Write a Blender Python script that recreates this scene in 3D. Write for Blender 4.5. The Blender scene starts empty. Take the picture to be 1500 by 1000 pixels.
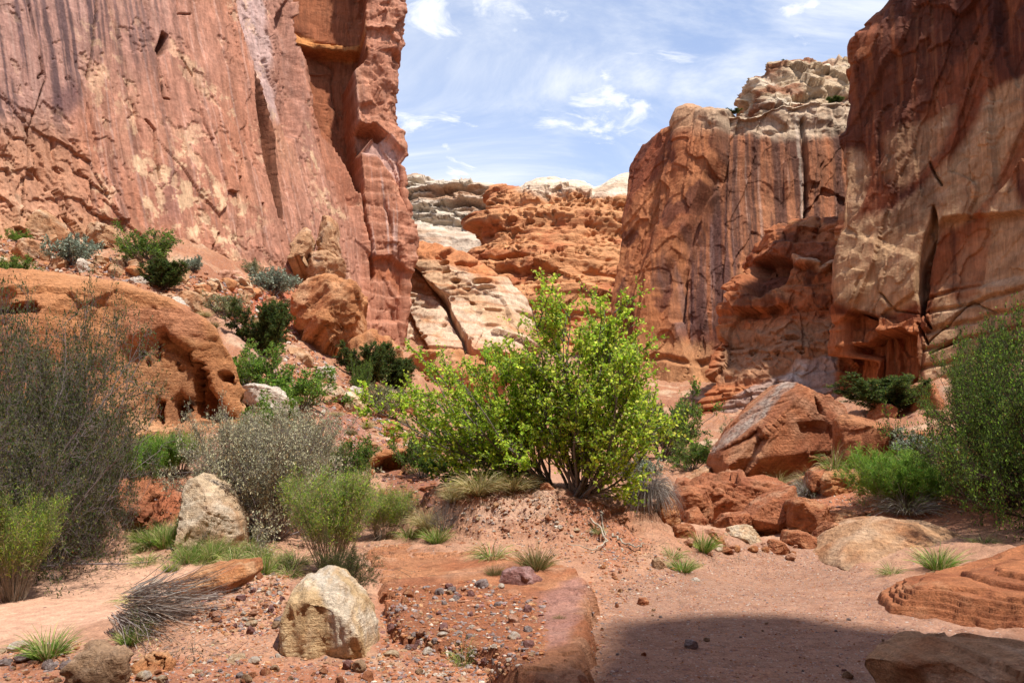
import bpy, bmesh, math, random
import numpy as np
from math import radians, sin, cos, pi
SC = bpy.context.scene
COL = SC.collection
F32 = np.float32
# ------------------------------------------------------------------ camera, sky, sun, exposure
TILT = math.atan(0.12)
FPX = 1250.0
CAMH = 1.7
cam_d = bpy.data.cameras.new('camera'); cam = bpy.data.objects.new('camera', cam_d); COL.objects.link(cam)
cam_d.lens = 30; cam_d.sensor_width = 36; cam_d.clip_end = 3000; cam_d.clip_start = 0.1
cam.location = (0, 0, CAMH); cam.rotation_euler = (pi/2 + TILT, 0, 0)
SC.camera = cam
SUN = np.array([0.31, -0.30, 0.90]); SUN /= np.linalg.norm(SUN)
SC.view_settings.view_transform = 'Standard'; SC.view_settings.look = 'None'
SC.view_settings.exposure = 0.66; SC.view_settings.gamma = 1
w = bpy.data.worlds.new('World'); SC.world = w; w.use_nodes = True
nt = w.node_tree; nt.nodes.clear()
def N(nt, t, **k):
    n = nt.nodes.new(t)
    for a, b in k.items():
        if a == 'ins':
            for i, v in b.items(): n.inputs[i].default_value = v
        else: setattr(n, a, b)
    return n
def L(nt, a, b): nt.links.new(a, b)
sky = N(nt, 'ShaderNodeTexSky', sky_type='NISHITA', sun_disc=False)
sky.sun_elevation = math.asin(SUN[2]); sky.sun_rotation = math.atan2(SUN[0], SUN[1])
sky.altitude = 1700; sky.dust_density = 1.2; sky.ozone_density = 2.2
tc = N(nt, 'ShaderNodeTexCoord')
# project the view direction on a high cloud layer so that clouds keep their perspective
sep = N(nt, 'ShaderNodeSeparateXYZ'); L(nt, tc.outputs['Generated'], sep.inputs[0])
zz = N(nt, 'ShaderNodeMath', operation='ADD', ins={1: 0.12}); L(nt, sep.outputs[2], zz.inputs[0])
zm = N(nt, 'ShaderNodeMath', operation='MAXIMUM', ins={1: 0.02}); L(nt, zz.outputs[0], zm.inputs[0])
dv = N(nt, 'ShaderNodeVectorMath', operation='SCALE')
inv = N(nt, 'ShaderNodeMath', operation='DIVIDE', ins={0: 1.0}); L(nt, zm.outputs[0], inv.inputs[1])
L(nt, tc.outputs['Generated'], dv.inputs[0]); L(nt, inv.outputs[0], dv.inputs['Scale'])
def cloud(scale, rot, stretch, detail, rough, lo, hi, off=(0, 0, 0), dist=0.5):
    mp = N(nt, 'ShaderNodeMapping'); mp.inputs['Rotation'].default_value = (0, 0, rot)
    mp.inputs['Scale'].default_value = stretch; mp.inputs['Location'].default_value = off
    L(nt, dv.outputs[0], mp.inputs[0])
    nz = N(nt, 'ShaderNodeTexNoise', ins={'Scale': scale, 'Detail': detail, 'Roughness': rough, 'Distortion': dist})
    L(nt, mp.outputs[0], nz.inputs['Vector'])
    r = N(nt, 'ShaderNodeMapRange', interpolation_type='SMOOTHSTEP', ins={1: lo, 2: hi, 3: 0, 4: 1}); L(nt, nz.outputs[0], r.inputs[0])
    return r.outputs[0]
c1 = cloud(1.9, 0.25, (0.7, 1.15, 1), 9, 0.64, 0.36, 0.76, (1.3, 0.4, 0), 0.8)
c2 = cloud(5.0, 0.1, (0.9, 1.0, 1), 8, 0.62, 0.54, 0.70, (4.1, 2.2, 0))
c3 = cloud(0.8, 0.0, (1, 1, 1), 3, 0.5, 0.35, 0.7, (2.0, 7.7, 0))
m1 = N(nt, 'ShaderNodeMath', operation='MULTIPLY', ins={1: 0.75}); L(nt, c1, m1.inputs[0])
m2 = N(nt, 'ShaderNodeMath', operation='MULTIPLY', ins={1: 0.75}); L(nt, c2, m2.inputs[0])
hz = N(nt, 'ShaderNodeMapRange', ins={1: 0.55, 2: 0.05, 3: 0.14, 4: 0.62}); L(nt, sep.outputs[2], hz.inputs[0])
mx0 = N(nt, 'ShaderNodeMath', operation='MAXIMUM'); L(nt, m1.outputs[0], mx0.inputs[0]); L(nt, m2.outputs[0], mx0.inputs[1])
m3 = N(nt, 'ShaderNodeMath', operation='MULTIPLY', ins={1: 0.25}); L(nt, c3, m3.inputs[0])
mx1 = N(nt, 'ShaderNodeMath', operation='ADD'); L(nt, mx0.outputs[0], mx1.inputs[0]); L(nt, m3.outputs[0], mx1.inputs[1])
mx2 = N(nt, 'ShaderNodeMath', operation='ADD', use_clamp=True); L(nt, mx1.outputs[0], mx2.inputs[0]); L(nt, hz.outputs[0], mx2.inputs[1])
mixs = N(nt, 'ShaderNodeMixRGB'); L(nt, mx2.outputs[0], mixs.inputs[0])
skg = N(nt, 'ShaderNodeMixRGB', blend_type='MULTIPLY', ins={0: 1.0}); skg.inputs[2].default_value = (1.4, 1.62, 1.85, 1)
L(nt, sky.outputs[0], skg.inputs[1])
L(nt, skg.outputs[0], mixs.inputs[1]); mixs.inputs[2].default_value = (7.8, 8.1, 8.6, 1)
bg = N(nt, 'ShaderNodeBackground', ins={'Strength': 0.085}); L(nt, mixs.outputs[0], bg.inputs[0])
wo = N(nt, 'ShaderNodeOutputWorld'); L(nt, bg.outputs[0], wo.inputs[0])
sd = bpy.data.lights.new('sun', 'SUN'); so = bpy.data.objects.new('sun', sd); COL.objects.link(so)
sd.energy = 4.2; sd.angle = radians(1.2); sd.color = (1.0, 0.955, 0.88)
from mathutils import Vector, Matrix
so.rotation_euler = Vector(SUN).to_track_quat('Z', 'Y').to_euler()
SC.cycles.max_bounces = 6; SC.cycles.diffuse_bounces = 4; SC.cycles.transparent_max_bounces = 4

# ------------------------------------------------------------------ projection helpers (authoring only)
ST, CT = sin(TILT), cos(TILT)
def W(px, py, Y):
    """world point at depth Y seen at pixel (px, py) of the 1500x1000 photograph"""
    px = np.asarray(px, float); py = np.asarray(py, float); Y = np.asarray(Y, float)
    xc = (px-750)/FPX; yc = (500-py)/FPX
    dy = CT - yc*ST; dz = ST + yc*CT
    s = Y/dy
    return np.stack([xc*s, Y+0*s, CAMH+dz*s], -1)
def proj(P):
    x, y, z = P[..., 0], P[..., 1], P[..., 2]-CAMH
    f = np.maximum(y*CT + z*ST, 0.05); u = -y*ST + z*CT
    return 750+FPX*x/f, 500-FPX*u/f
# ------------------------------------------------------------------ noise
_r = np.random.RandomState(7)
PERM = np.concatenate([_r.permutation(256)]*2).astype(np.int32)
_g = _r.randn(256, 3); GRAD = (_g/np.linalg.norm(_g, axis=1, keepdims=True)).astype(F32)
RND = _r.rand(256).astype(F32)
def perlin(p):
    p = np.asarray(p, F32); i = np.floor(p).astype(np.int32); f = p-i; i &= 255
    u = f*f*f*(f*(f*6-15)+10)
    out = 0
    for dx in (0, 1):
        wx = u[:, 0] if dx else 1-u[:, 0]
        a = PERM[(i[:, 0]+dx) & 255]
        for dy in (0, 1):
            wy = u[:, 1] if dy else 1-u[:, 1]
            b = PERM[(a+i[:, 1]+dy) & 255]
            for dz in (0, 1):
                wz = u[:, 2] if dz else 1-u[:, 2]
                g = GRAD[PERM[(b+i[:, 2]+dz) & 255]]
                out = out + wx*wy*wz*(g[:, 0]*(f[:, 0]-dx)+g[:, 1]*(f[:, 1]-dy)+g[:, 2]*(f[:, 2]-dz))
    return out*1.5
from concurrent.futures import ThreadPoolExecutor
_TP = ThreadPoolExecutor(4)
def fbm(p, oct=4, rough=0.5, ridge=False):
    p = np.asarray(p, F32)
    if len(p) < 20000: return _fbm(p, oct, rough, ridge)
    ch = [p[i:i+30000] for i in range(0, len(p), 30000)]
    return np.concatenate(list(_TP.map(lambda q: _fbm(q, oct, rough, ridge), ch)))
def _fbm(p, oct=4, rough=0.5, ridge=False):
    a = 1.0; s = 0; t = 0; p = np.asarray(p, F32)
    for k in range(oct):
        n = perlin(p*(2.03**k)+k*17.3)
        if ridge: n = 1-2*np.abs(n)
        s = s+a*n; t += a; a *= rough
    return s/t
def nz(P, sx, sy=None, sz=None, oct=4, seed=0, rough=0.5, ridge=False):
    """fbm with feature sizes sx, sy, sz in metres"""
    sy = sx if sy is None else sy; sz = sx if sz is None else sz
    return fbm(P/np.array([sx, sy, sz])+seed*11.37, oct, rough, ridge)
def voro(a, b, seed=0):
    """2-D cells: random id, second random, F1, F2-F1"""
    i = np.floor(a).astype(np.int32); j = np.floor(b).astype(np.int32)
    f1 = np.full(a.shape, 9.0, F32); f2 = f1.copy(); r1 = np.zeros(a.shape, F32); r2 = r1.copy()
    for dx in (-1, 0, 1):
        for dy in (-1, 0, 1):
            ii, jj = (i+dx) & 255, (j+dy) & 255
            h = PERM[(PERM[(ii+seed*7) & 255]+jj) & 255]
            cx = i+dx+RND[h]; cy = j+dy+RND[(h+91) & 255]
            d = np.hypot(a-cx, b-cy).astype(F32)
            n = d < f1
            f2 = np.where(n, f1, np.minimum(f2, d)); f1 = np.where(n, d, f1)
            r1 = np.where(n, RND[(h+13) & 255], r1); r2 = np.where(n, RND[(h+57) & 255], r2)
    return r1, r2, f1, f2-f1
def facets(a, b, seed=0, slope=1.0):
    """random tilted planes on a cell pattern: crisp angular relief, about -1..1"""
    i = np.floor(a).astype(np.int32); j = np.floor(b).astype(np.int32)
    f1 = np.full(a.shape, 9.0, F32); v = np.zeros(a.shape, F32)
    for dx in (-1, 0, 1):
        for dy in (-1, 0, 1):
            h = PERM[(PERM[((i+dx) & 255)+seed*5 & 255]+((j+dy) & 255)) & 255]
            ox = a-(i+dx+RND[h]); oy = b-(j+dy+RND[(h+91) & 255]); d = (np.abs(ox)**1.5+np.abs(oy)**1.5).astype(F32)
            w = (RND[(h+29) & 255]-.5)+slope*((RND[(h+131) & 255]-.5)*2*ox+(RND[(h+177) & 255]-.5)*2*oy)
            n = d < f1; v = np.where(n, w, v); f1 = np.where(n, d, f1)
    return v
def ss(x, a, b):
    t = np.clip((x-a)/(b-a), 0, 1); return t*t*(3-2*t)
# ------------------------------------------------------------------ masks in authoring coordinates
def sdist(x, y, pts, closed=True):
    P = np.asarray(pts, float); d = np.full(x.shape, 1e9); ins = np.zeros(x.shape, bool)
    n = len(P)
    for k in range(n if closed else n-1):
        a = P[k]; b = P[(k+1) % n]; e = b-a; L2 = max(e@e, 1e-9)
        t = np.clip(((x-a[0])*e[0]+(y-a[1])*e[1])/L2, 0, 1)
        d = np.minimum(d, np.hypot(x-a[0]-t*e[0], y-a[1]-t*e[1]))
        if closed:
            c = ((a[1] > y) != (b[1] > y)) & (x < (b[0]-a[0])*(y-a[1])/((b[1]-a[1]) if b[1] != a[1] else 1e-9)+a[0])
            ins ^= c
    return np.where(ins, d, -d) if closed else d
def poly(x, y, pts, soft=2.0):
    P = np.asarray(pts, float); m = np.zeros(x.shape)
    sel = (x > P[:, 0].min()-soft*2) & (x < P[:, 0].max()+soft*2) & (y > P[:, 1].min()-soft*2) & (y < P[:, 1].max()+soft*2)
    if sel.any(): m[sel] = np.clip(0.5+sdist(x[sel], y[sel], P)/soft, 0, 1)
    return m
def line(x, y, pts, w=1.5):
    P = np.asarray(pts, float); m = np.zeros(x.shape)
    sel = (x > P[:, 0].min()-w*3) & (x < P[:, 0].max()+w*3) & (y > P[:, 1].min()-w*3) & (y < P[:, 1].max()+w*3)
    if sel.any(): m[sel] = np.clip(1.5-sdist(x[sel], y[sel], P, False)/w, 0, 1)
    return m
def ell(x, y, cx, cy, rx, ry, soft=0.5):
    return 1-ss(np.hypot((x-cx)/rx, (y-cy)/ry), 1-soft, 1+soft)
def lin(c): return np.where(c <= 0.04045, c/12.92, ((c+0.055)/1.055)**2.4)
def C(r, g, b, k=0.74):
    v = lin(np.array([r, g, b])/255.0); g_ = v@np.array([.3, .55, .15])
    sat = (v.max()-v.min())/max(v.max(), 1e-6)
    h = min(max((.62-v[1]/max(v[0], 1e-6))/.25, 0), 1)*sat
    return (v*0.90+g_*0.10)*k*np.array([1-.05*h, 1+.10*h, 1-.08*h])
class Paint:
    def __init__(s, n, base): s.c = np.repeat(np.asarray(base, float)[None], n, 0)
    def mix(s, col, m): m = np.clip(m, 0, 1)[:, None]; s.c = s.c*(1-m)+np.asarray(col)*m; return s
    def mul(s, f): s.c = s.c*np.asarray(f)[:, None]; return s
# ------------------------------------------------------------------ meshes
def mesh_np(name, V, Fq, mat, col=None, smooth=True, parent=None, attr='Col', mats=None, midx=None):
    me = bpy.data.meshes.new(name)
    V = np.asarray(V, F32); Fq = np.asarray(Fq, np.int32); k = Fq.shape[1]; n = len(Fq)
    me.vertices.add(len(V)); me.vertices.foreach_set('co', V.ravel())
    me.loops.add(n*k); me.loops.foreach_set('vertex_index', Fq.ravel())
    me.polygons.add(n); me.polygons.foreach_set('loop_start', np.arange(n, dtype=np.int32)*k)
    me.polygons.foreach_set('loop_total', np.full(n, k, np.int32))
    me.polygons.foreach_set('use_smooth', np.full(n, bool(smooth)))
    if col is not None:
        a = me.color_attributes.new(attr, 'FLOAT_COLOR', 'POINT')
        c4 = np.ones((len(V), 4), F32); c4[:, :3] = np.clip(col[:, :3], 0.003, 0.9)
        if col.shape[1] == 4: c4[:, 3] = col[:, 3]
        a.data.foreach_set('color', c4.ravel())
    me.update(calc_edges=True); me.validate(verbose=False)
    for m in (mats or [mat]): me.materials.append(m)
    if midx is not None: me.polygons.foreach_set('material_index', np.asarray(midx, np.int32))
    o = bpy.data.objects.new(name, me); COL.objects.link(o)
    if parent is not None: o.parent = parent
    return o
def tag(o, label=None, cat=None, group=None, kind=None):
    if label: o['label'] = label
    if cat: o['category'] = cat
    if group: o['group'] = group
    if kind: o['kind'] = kind
    return o
def empty(name, loc=(0, 0, 0)):
    o = bpy.data.objects.new(name, None); o.location = loc; o.empty_display_size = 0.2; COL.objects.link(o); return o
def gridfaces(nu, nv, wrapu=False):
    i = np.arange(nv-1)[:, None]*nu; j = np.arange(nu if wrapu else nu-1)[None]
    j2 = (j+1) % nu
    return np.stack([i+j, i+j2, i+nu+j2, i+nu+j], -1).reshape(-1, 4)
def normals(G):
    """normals of a grid (nv, nu, 3), pointing to the side of the camera"""
    du = np.gradient(G, axis=1); dv = np.gradient(G, axis=0)
    n = np.cross(du, dv); n /= np.maximum(np.linalg.norm(n, axis=-1, keepdims=True), 1e-9)
    return n
# ------------------------------------------------------------------ materials
def rock_mat(name, bump=1.0, grain=0.06, bed=0.0, tilt=(0.0, 0.0, 0.0), rough=0.9, var=0.35, scale=1.0, pits=0.0, pebbles=False, streak=0.0):
    m = bpy.data.materials.new(name); m.use_nodes = True; nt = m.node_tree; nt.nodes.clear()
    out = N(nt, 'ShaderNodeOutputMaterial'); bs = N(nt, 'ShaderNodeBsdfPrincipled', ins={'Roughness': rough, 'Specular IOR Level': 0.18})
    L(nt, bs.outputs[0], out.inputs[0])
    at = N(nt, 'ShaderNodeAttribute', attribute_name='Col')
    tc = N(nt, 'ShaderNodeTexCoord')
    mp = N(nt, 'ShaderNodeMapping'); mp.inputs['Scale'].default_value = (scale,)*3; L(nt, tc.outputs['Object'], mp.inputs[0])
    n1 = N(nt, 'ShaderNodeTexNoise', ins={'Scale': 1/grain, 'Detail': 6, 'Roughness': 0.68}); L(nt, mp.outputs[0], n1.inputs['Vector'])
    n2 = N(nt, 'ShaderNodeTexNoise', ins={'Scale': 0.22/grain, 'Detail': 5, 'Roughness': 0.6}); L(nt, mp.outputs[0], n2.inputs['Vector'])
    r1 = N(nt, 'ShaderNodeMapRange', ins={1: 0.3, 2: 0.7, 3: 1-var, 4: 1+var}); L(nt, n1.outputs[0], r1.inputs[0])
    r2 = N(nt, 'ShaderNodeMapRange', ins={1: 0.3, 2: 0.7, 3: 1-var*0.6, 4: 1+var*0.6}); L(nt, n2.outputs[0], r2.inputs[0])
    mm = N(nt, 'ShaderNodeMath', operation='MULTIPLY'); L(nt, r1.outputs[0], mm.inputs[0]); L(nt, r2.outputs[0], mm.inputs[1])
    fac = mm.outputs[0]
    h = N(nt, 'ShaderNodeMath', operation='ADD'); L(nt, n1.outputs[0], h.inputs[0]); L(nt, n2.outputs[0], h.inputs[1]); hh = h.outputs[0]
    if bed:
        mb = N(nt, 'ShaderNodeMapping'); mb.inputs['Rotation'].default_value = tilt; mb.inputs['Scale'].default_value = (0.12, 0.12, 1.6)
        L(nt, tc.outputs['Object'], mb.inputs[0])
        nb = N(nt, 'ShaderNodeTexNoise', ins={'Scale': 1/grain, 'Detail': 5, 'Roughness': 0.6, 'Distortion': 0.15}); L(nt, mb.outputs[0], nb.inputs['Vector'])
        rb = N(nt, 'ShaderNodeMapRange', ins={1: 0.35, 2: 0.65, 3: 1-bed*0.5, 4: 1+bed*0.5}); L(nt, nb.outputs[0], rb.inputs[0])
        m3 = N(nt, 'ShaderNodeMath', operation='MULTIPLY'); L(nt, fac, m3.inputs[0]); L(nt, rb.outputs[0], m3.inputs[1]); fac = m3.outputs[0]
        ml = N(nt, 'ShaderNodeMath', operation='MULTIPLY', ins={1: bed*2}); L(nt, nb.outputs[0], ml.inputs[0])
        h2 = N(nt, 'ShaderNodeMath', operation='ADD'); L(nt, hh, h2.inputs[0]); L(nt, ml.outputs[0], h2.inputs[1]); hh = h2.outputs[0]
    if streak:
        mb = N(nt, 'ShaderNodeMapping'); mb.inputs['Scale'].default_value = (1.0, 1.0, 0.06)
        L(nt, tc.outputs['Object'], mb.inputs[0])
        for q_, w_ in ((0.9, 1.0), (2.6, 0.7)):
            nb = N(nt, 'ShaderNodeTexNoise', ins={'Scale': q_/grain, 'Detail': 3, 'Roughness': 0.6, 'Distortion': 0.2}); L(nt, mb.outputs[0], nb.inputs['Vector'])
            rb = N(nt, 'ShaderNodeMapRange', ins={1: 0.35, 2: 0.65, 3: 1-streak*0.6*w_, 4: 1+streak*0.6*w_}); L(nt, nb.outputs[0], rb.inputs[0])
            m3 = N(nt, 'ShaderNodeMath', operation='MULTIPLY'); L(nt, fac, m3.inputs[0]); L(nt, rb.outputs[0], m3.inputs[1]); fac = m3.outputs[0]
    if pits:
        vo = N(nt, 'ShaderNodeTexVoronoi', ins={'Scale': 0.5/grain, 'Randomness': 1.0}); L(nt, mp.outputs[0], vo.inputs['Vector'])
        rv = N(nt, 'ShaderNodeMapRange', ins={1: 0.0, 2: 0.35, 3: -pits, 4: 0}); L(nt, vo.outputs['Distance'], rv.inputs[0])
        h3 = N(nt, 'ShaderNodeMath', operation='ADD'); L(nt, hh, h3.inputs[0]); L(nt, rv.outputs[0], h3.inputs[1]); hh = h3.outputs[0]
    mu = N(nt, 'ShaderNodeVectorMath', operation='SCALE'); L(nt, at.outputs['Color'], mu.inputs[0]); L(nt, fac, mu.inputs['Scale'])
    cout = mu.outputs[0]
    if pebbles:
        for sc_, thr in ((16, 0.30), (42, 0.36)):
            mv = N(nt, 'ShaderNodeTexNoise', ins={'Scale': sc_*1.5, 'Detail': 2}); L(nt, tc.outputs['Object'], mv.inputs['Vector'])
            dm = N(nt, 'ShaderNodeMixRGB', ins={0: 0.02}); L(nt, tc.outputs['Object'], dm.inputs[1]); L(nt, mv.outputs['Color'], dm.inputs[2])
            vo = N(nt, 'ShaderNodeTexVoronoi', ins={'Scale': sc_}); L(nt, dm.outputs[0], vo.inputs['Vector'])
            sp = N(nt, 'ShaderNodeSeparateColor'); L(nt, vo.outputs['Color'], sp.inputs[0])
            ed = N(nt, 'ShaderNodeMapRange', ins={1: thr, 2: thr*0.75, 3: 0, 4: 1}); L(nt, vo.outputs['Distance'], ed.inputs[0])
            pn = N(nt, 'ShaderNodeMath', operation='LESS_THAN'); L(nt, sp.outputs[0], pn.inputs[0]); L(nt, at.outputs['Alpha'], pn.inputs[1])
            pm = N(nt, 'ShaderNodeMath', operation='MULTIPLY'); L(nt, ed.outputs[0], pm.inputs[0]); L(nt, pn.outputs[0], pm.inputs[1])
            cr = N(nt, 'ShaderNodeValToRGB'); L(nt, sp.outputs[1], cr.inputs[0])
            e = cr.color_ramp.elements; e[0].position = 0; e[0].color = (.17, .085, .075, 1); e[1].position = 1; e[1].color = (.50, .42, .36, 1)
            for ps, cl in ((.3, (.30, .13, .08, 1)), (.55, (.27, .19, .17, 1)), (.8, (.42, .26, .19, 1))): q = e.new(ps); q.color = cl
            mc = N(nt, 'ShaderNodeMixRGB'); L(nt, pm.outputs[0], mc.inputs[0]); L(nt, cout, mc.inputs[1]); L(nt, cr.outputs[0], mc.inputs[2]); cout = mc.outputs[0]
            hp = N(nt, 'ShaderNodeMath', operation='MULTIPLY_ADD', ins={1: 40.0/sc_}); L(nt, pm.outputs[0], hp.inputs[0]); L(nt, hh, hp.inputs[2]); hh = hp.outputs[0]
    L(nt, cout, bs.inputs['Base Color'])
    bp = N(nt, 'ShaderNodeBump', ins={'Strength': min(1, 0.8*bump), 'Distance': grain*1.2*bump/scale}); L(nt, hh, bp.inputs['Height']); L(nt, bp.outputs[0], bs.inputs['Normal'])
    return m
M_CLIFF = rock_mat('cliff_rock', grain=0.22, bump=0.6, var=0.16, streak=0.3)
M_FAR = rock_mat('distant_rock', grain=0.7, bump=0.9, var=0.22, bed=0.3)
M_ROCK = rock_mat('boulder_rock', grain=0.055, bump=1.1, var=0.3, bed=0.2, tilt=(0.1, 0.35, 0.3))
M_NEAR = rock_mat('near_boulder_rock', grain=0.022, bump=1.25, var=0.34, bed=0.22, tilt=(0.1, -0.2, 0.3))
M_STONE = rock_mat('stone_rock', grain=0.03, bump=1.0, var=0.4)
# ------------------------------------------------------------------ ground
GP = []   # control points x, y, z
for a in [  # pixel x, pixel y, depth: places where the ground shows
 (0,1000,6),(400,1000,6),(0,940,7.2),(150,880,8.8),(0,860,9.5),(300,850,9.8),(300,800,11.5),(200,800,11.8),(200,700,13.3),
 (330,690,13.8),(400,790,12),(220,640,16),(250,624,17.2),(350,620,18),(480,620,22),(540,640,22),(600,685,18.5),(620,740,15.5),
 (560,765,13.8),(500,850,9.6),(590,800,12),(660,722,13.4),(800,716,13.1),(720,716,13.3),(855,733,13.5),(760,790,11.6),(880,795,11.7),
 (960,785,12.3),(935,742,13.4),(985,812,11.9),(1000,830,11.4),(1300,870,9.9),(1400,800,12),(1450,770,13.5),(1350,745,15),(1300,705,17),
 (1380,680,18),(1250,725,16.5),(1450,640,22),(1350,606,27),(1200,610,32),(1470,560,30),(1100,650,33),(1000,645,38),(900,650,40),
 (600,640,25),(640,600,35),(560,560,32),(480,540,30),(450,480,35),(600,530,45),(700,520,60),(300,400,30),(200,385,29),(430,425,39),
 (50,400,26.5),(0,350,30),(380,560,24),(420,600,22.5),(350,520,25),(400,480,31),(250,430,27.5),(545,495,46),(150,640,15.5),(60,640,15),
 (1100,790,13.5),(1150,800,13.8),(1050,783,15.3),(1000,768,17),(1180,700,19),(1100,742,19.5),(1130,770,16.5),(405,852,7.8),(350,868,8.0),(295,885,8.2),(420,965,6.5),(225,708,12.6),(170,715,12.4),(310,822,10.8),(360,822,10.8),(240,812,11.0),(700,700,16),(800,690,17),(850,680,22)]:
    GP.append(W(*a))
for a in [(1,6,0),(2,6,0),(3.2,6,0),(1.2,8,0),(3,8,0),(1.2,10,0.0),(3,10,0),(2.5,12,0.0),(3.6,13,0.03),(0.2,7,0.1),(-1.5,8,0.1),(0,3,0),(-3,4,0.05),(3,3,0),(4.5,6,.1),(6,8,.14),(6.2,10,.2),(9,12,1.1),(12,18,3),
          (-8,4,.4),(-10,10,2),(-14,16,5),(-20,25,9),(-30,30,13),(0,-6,0),(-6,-2,0.5),(6,-2,0.4),(0,-30,1),(-30,-10,4),(30,-10,3),(16,4,3),(22,22,4.5),(20,30,4.5),(30,45,6),(-40,60,14),(0,90,12),(40,90,10),(-20,90,14),(0,160,14),(80,160,14),(-80,160,16),(-80,40,18),(80,40,10),(80,-60,5),(-80,-60,6)]:
    GP.append(np.array(a, float))
GP = np.array(GP)
def tps_fit(P):
    n = len(P); d = np.hypot(P[:, None, 0]-P[None, :, 0], P[:, None, 1]-P[None, :, 1])
    K = d**2*np.log(d+1e-9)*1.0; np.fill_diagonal(K, 0)
    K += np.eye(n)*0.05
    Q = np.c_[np.ones(n), P[:, :2]]
    A = np.block([[K, Q], [Q.T, np.zeros((3, 3))]])
    return np.linalg.solve(A, np.r_[P[:, 2], 0, 0, 0])
_TW = tps_fit(GP)
def tps(x, y):
    o = _TW[-3]+_TW[-2]*x+_TW[-1]*y
    for k in range(len(GP)):
        d2 = (x-GP[k, 0])**2+(y-GP[k, 1])**2
        o = o+_TW[k]*0.5*d2*np.log(d2+1e-12)
    return o
# banks, steps and undercut edges in plan: polyline (pixel x, y, depth), height, softness
LEDGE = [W(*a)[:2] for a in [(520,812,11.6),(560,782,12.4),(640,775,12.6),(700,790,12.0),(760,815,10.8),(850,832,10.1),(880,870,9.1),(884,930,7.6),(880,1000,6.1),(878,1060,5.2),(740,1060,5.2),(700,1000,6.2),(560,960,7.0),(555,900,8.3)]]
def ground_z(x, y, detail=True):
    x = np.asarray(x, float); y = np.asarray(y, float); sh = x.shape
    x = x.ravel(); y = y.ravel()
    z = np.clip(tps(x, y), -1.0, 40)
    r = np.hypot(x, y); far = ss(r, 150, 300); z = z*(1-far)+12*far
    P = np.stack([x, y, 0*x], 1)
    flat = np.clip(sdist(x, y, [(0.9,4),(0.95,9),(1.6,10.6),(2.3,12),(2.7,13.2),(4.6,13),(4.3,11),(3.9,9.2),(3.3,7),(3.0,4)])/0.5+0.5, 0, 1)
    sand = np.clip(sdist(x, y, [tuple(W(*a)[:2]) for a in [(-100,880,9),(100,840,10),(300,800,11.6),(380,815,11),(240,850,9.8),(200,880,8.8),(150,930,7.5),(-100,930,7.5)]])/0.6+0.5, 0, 1)
    calm = np.maximum(flat, sand*0.85)
    st = (1-ss(r, 14.5, 16.5))*ss(y, 10.5, 11.5); t = np.clip((z-.3)/.72+nz(P, .9, oct=3, seed=2)*.25*((z > .3) & (z < 1.02)), 0, 1)
    z = np.where((z > .3) & (z < 1.02), z+st*.85*(.3+.72*ss(t, .25, .8)-z), z)
    near = 1-ss(r, 20, 45)
    z = z+(1-flat)*nz(P, 1.6, oct=3, seed=3)*0.10*(1-calm*0.8)
    z = z+(1-near)*nz(P, 6, oct=4, seed=4)*0.8
    if detail:
        tal = 1-near*0.0
        z = z+(1-calm)*(nz(P, 0.35, oct=4, seed=5, rough=0.6)*0.055+np.maximum(nz(P, 0.8, oct=3, seed=6, ridge=True), 0)*0.05)
        z = z+calm*nz(P, 0.25, oct=4, seed=8, rough=0.65)*0.016
        rr = ss(r, 17, 24)
        _, rb, f1, _ = voro(x/0.9+nz(P, 0.7, seed=9, oct=2)*0.5, y/0.9, 3)
        z = z+rr*np.maximum(0, 0.55-f1)*0.45*rb+rr*nz(P, 0.7, oct=4, seed=15, rough=.6)*.22
        # eroded steps on the mound and on the left bank
        mnd = ss(z, 0.25, 0.5)*(1-ss(z, 0.9, 1.3))*(1-ss(r, 13.5, 15))
        q = z/0.13+nz(P, 0.5, oct=3, seed=12)*0.8
        z = z+mnd*0.07*(ss(q-np.floor(q), 0.15, 0.6)-0.5)
        # channels of the wash bank
    # steep eroded faces of the mound and of the left bank
    return z.reshape(sh)

def slab_z(x, y, full=False):
    sh = np.shape(x); x = np.ravel(x).astype(float); y = np.ravel(y).astype(float); P = np.stack([x, y, 0*x], 1)
    jx = x+nz(P, .5, oct=4, seed=15)*.10; jy = y+nz(P, .5, oct=4, seed=16)*.10
    d = sdist(jx, jy, LEDGE)
    top = .26+.10*ss(y, 9, 12)+.14*nz(P, 2.2, oct=3, seed=17)-.05*np.clip(-(x+.5), 0, 1)
    a = (y*.55-x*.35)/.28+nz(P, 1.0, oct=3, seed=18)*.8; b = a-np.floor(a)
    top += .022*(ss(b, .0, .25)-b)+nz(P, .25, oct=4, seed=19)*.022+nz(P, .7, oct=3, seed=14)*.04
    lay = ss(y, 10.6, 11.3); a = top/.03+nz(P, .4, oct=4, seed=20)*1.6; b = a-np.floor(a); top += lay*.045*(ss(b, .3, .6)-.5)
    cr = nz(P, .9, .35, oct=4, seed=45); top -= .03*np.exp(-(cr/.012)**2)*ss(nz(P, 1.5, oct=2, seed=46), .0, .3); top += .02*facets(x/.16, y/.12, 9)*(1-ss(d, .15, .7))
    z = -.35+(top+.35)*ss(d+.05*facets(x/.22, y/.22, 11), -.06, .18)**.6
    z = np.where(d < -.1, -.4, z)
    return z.reshape(sh)
def solid_z(x, y): return np.maximum(ground_z(x, y), slab_z(x, y))
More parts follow.
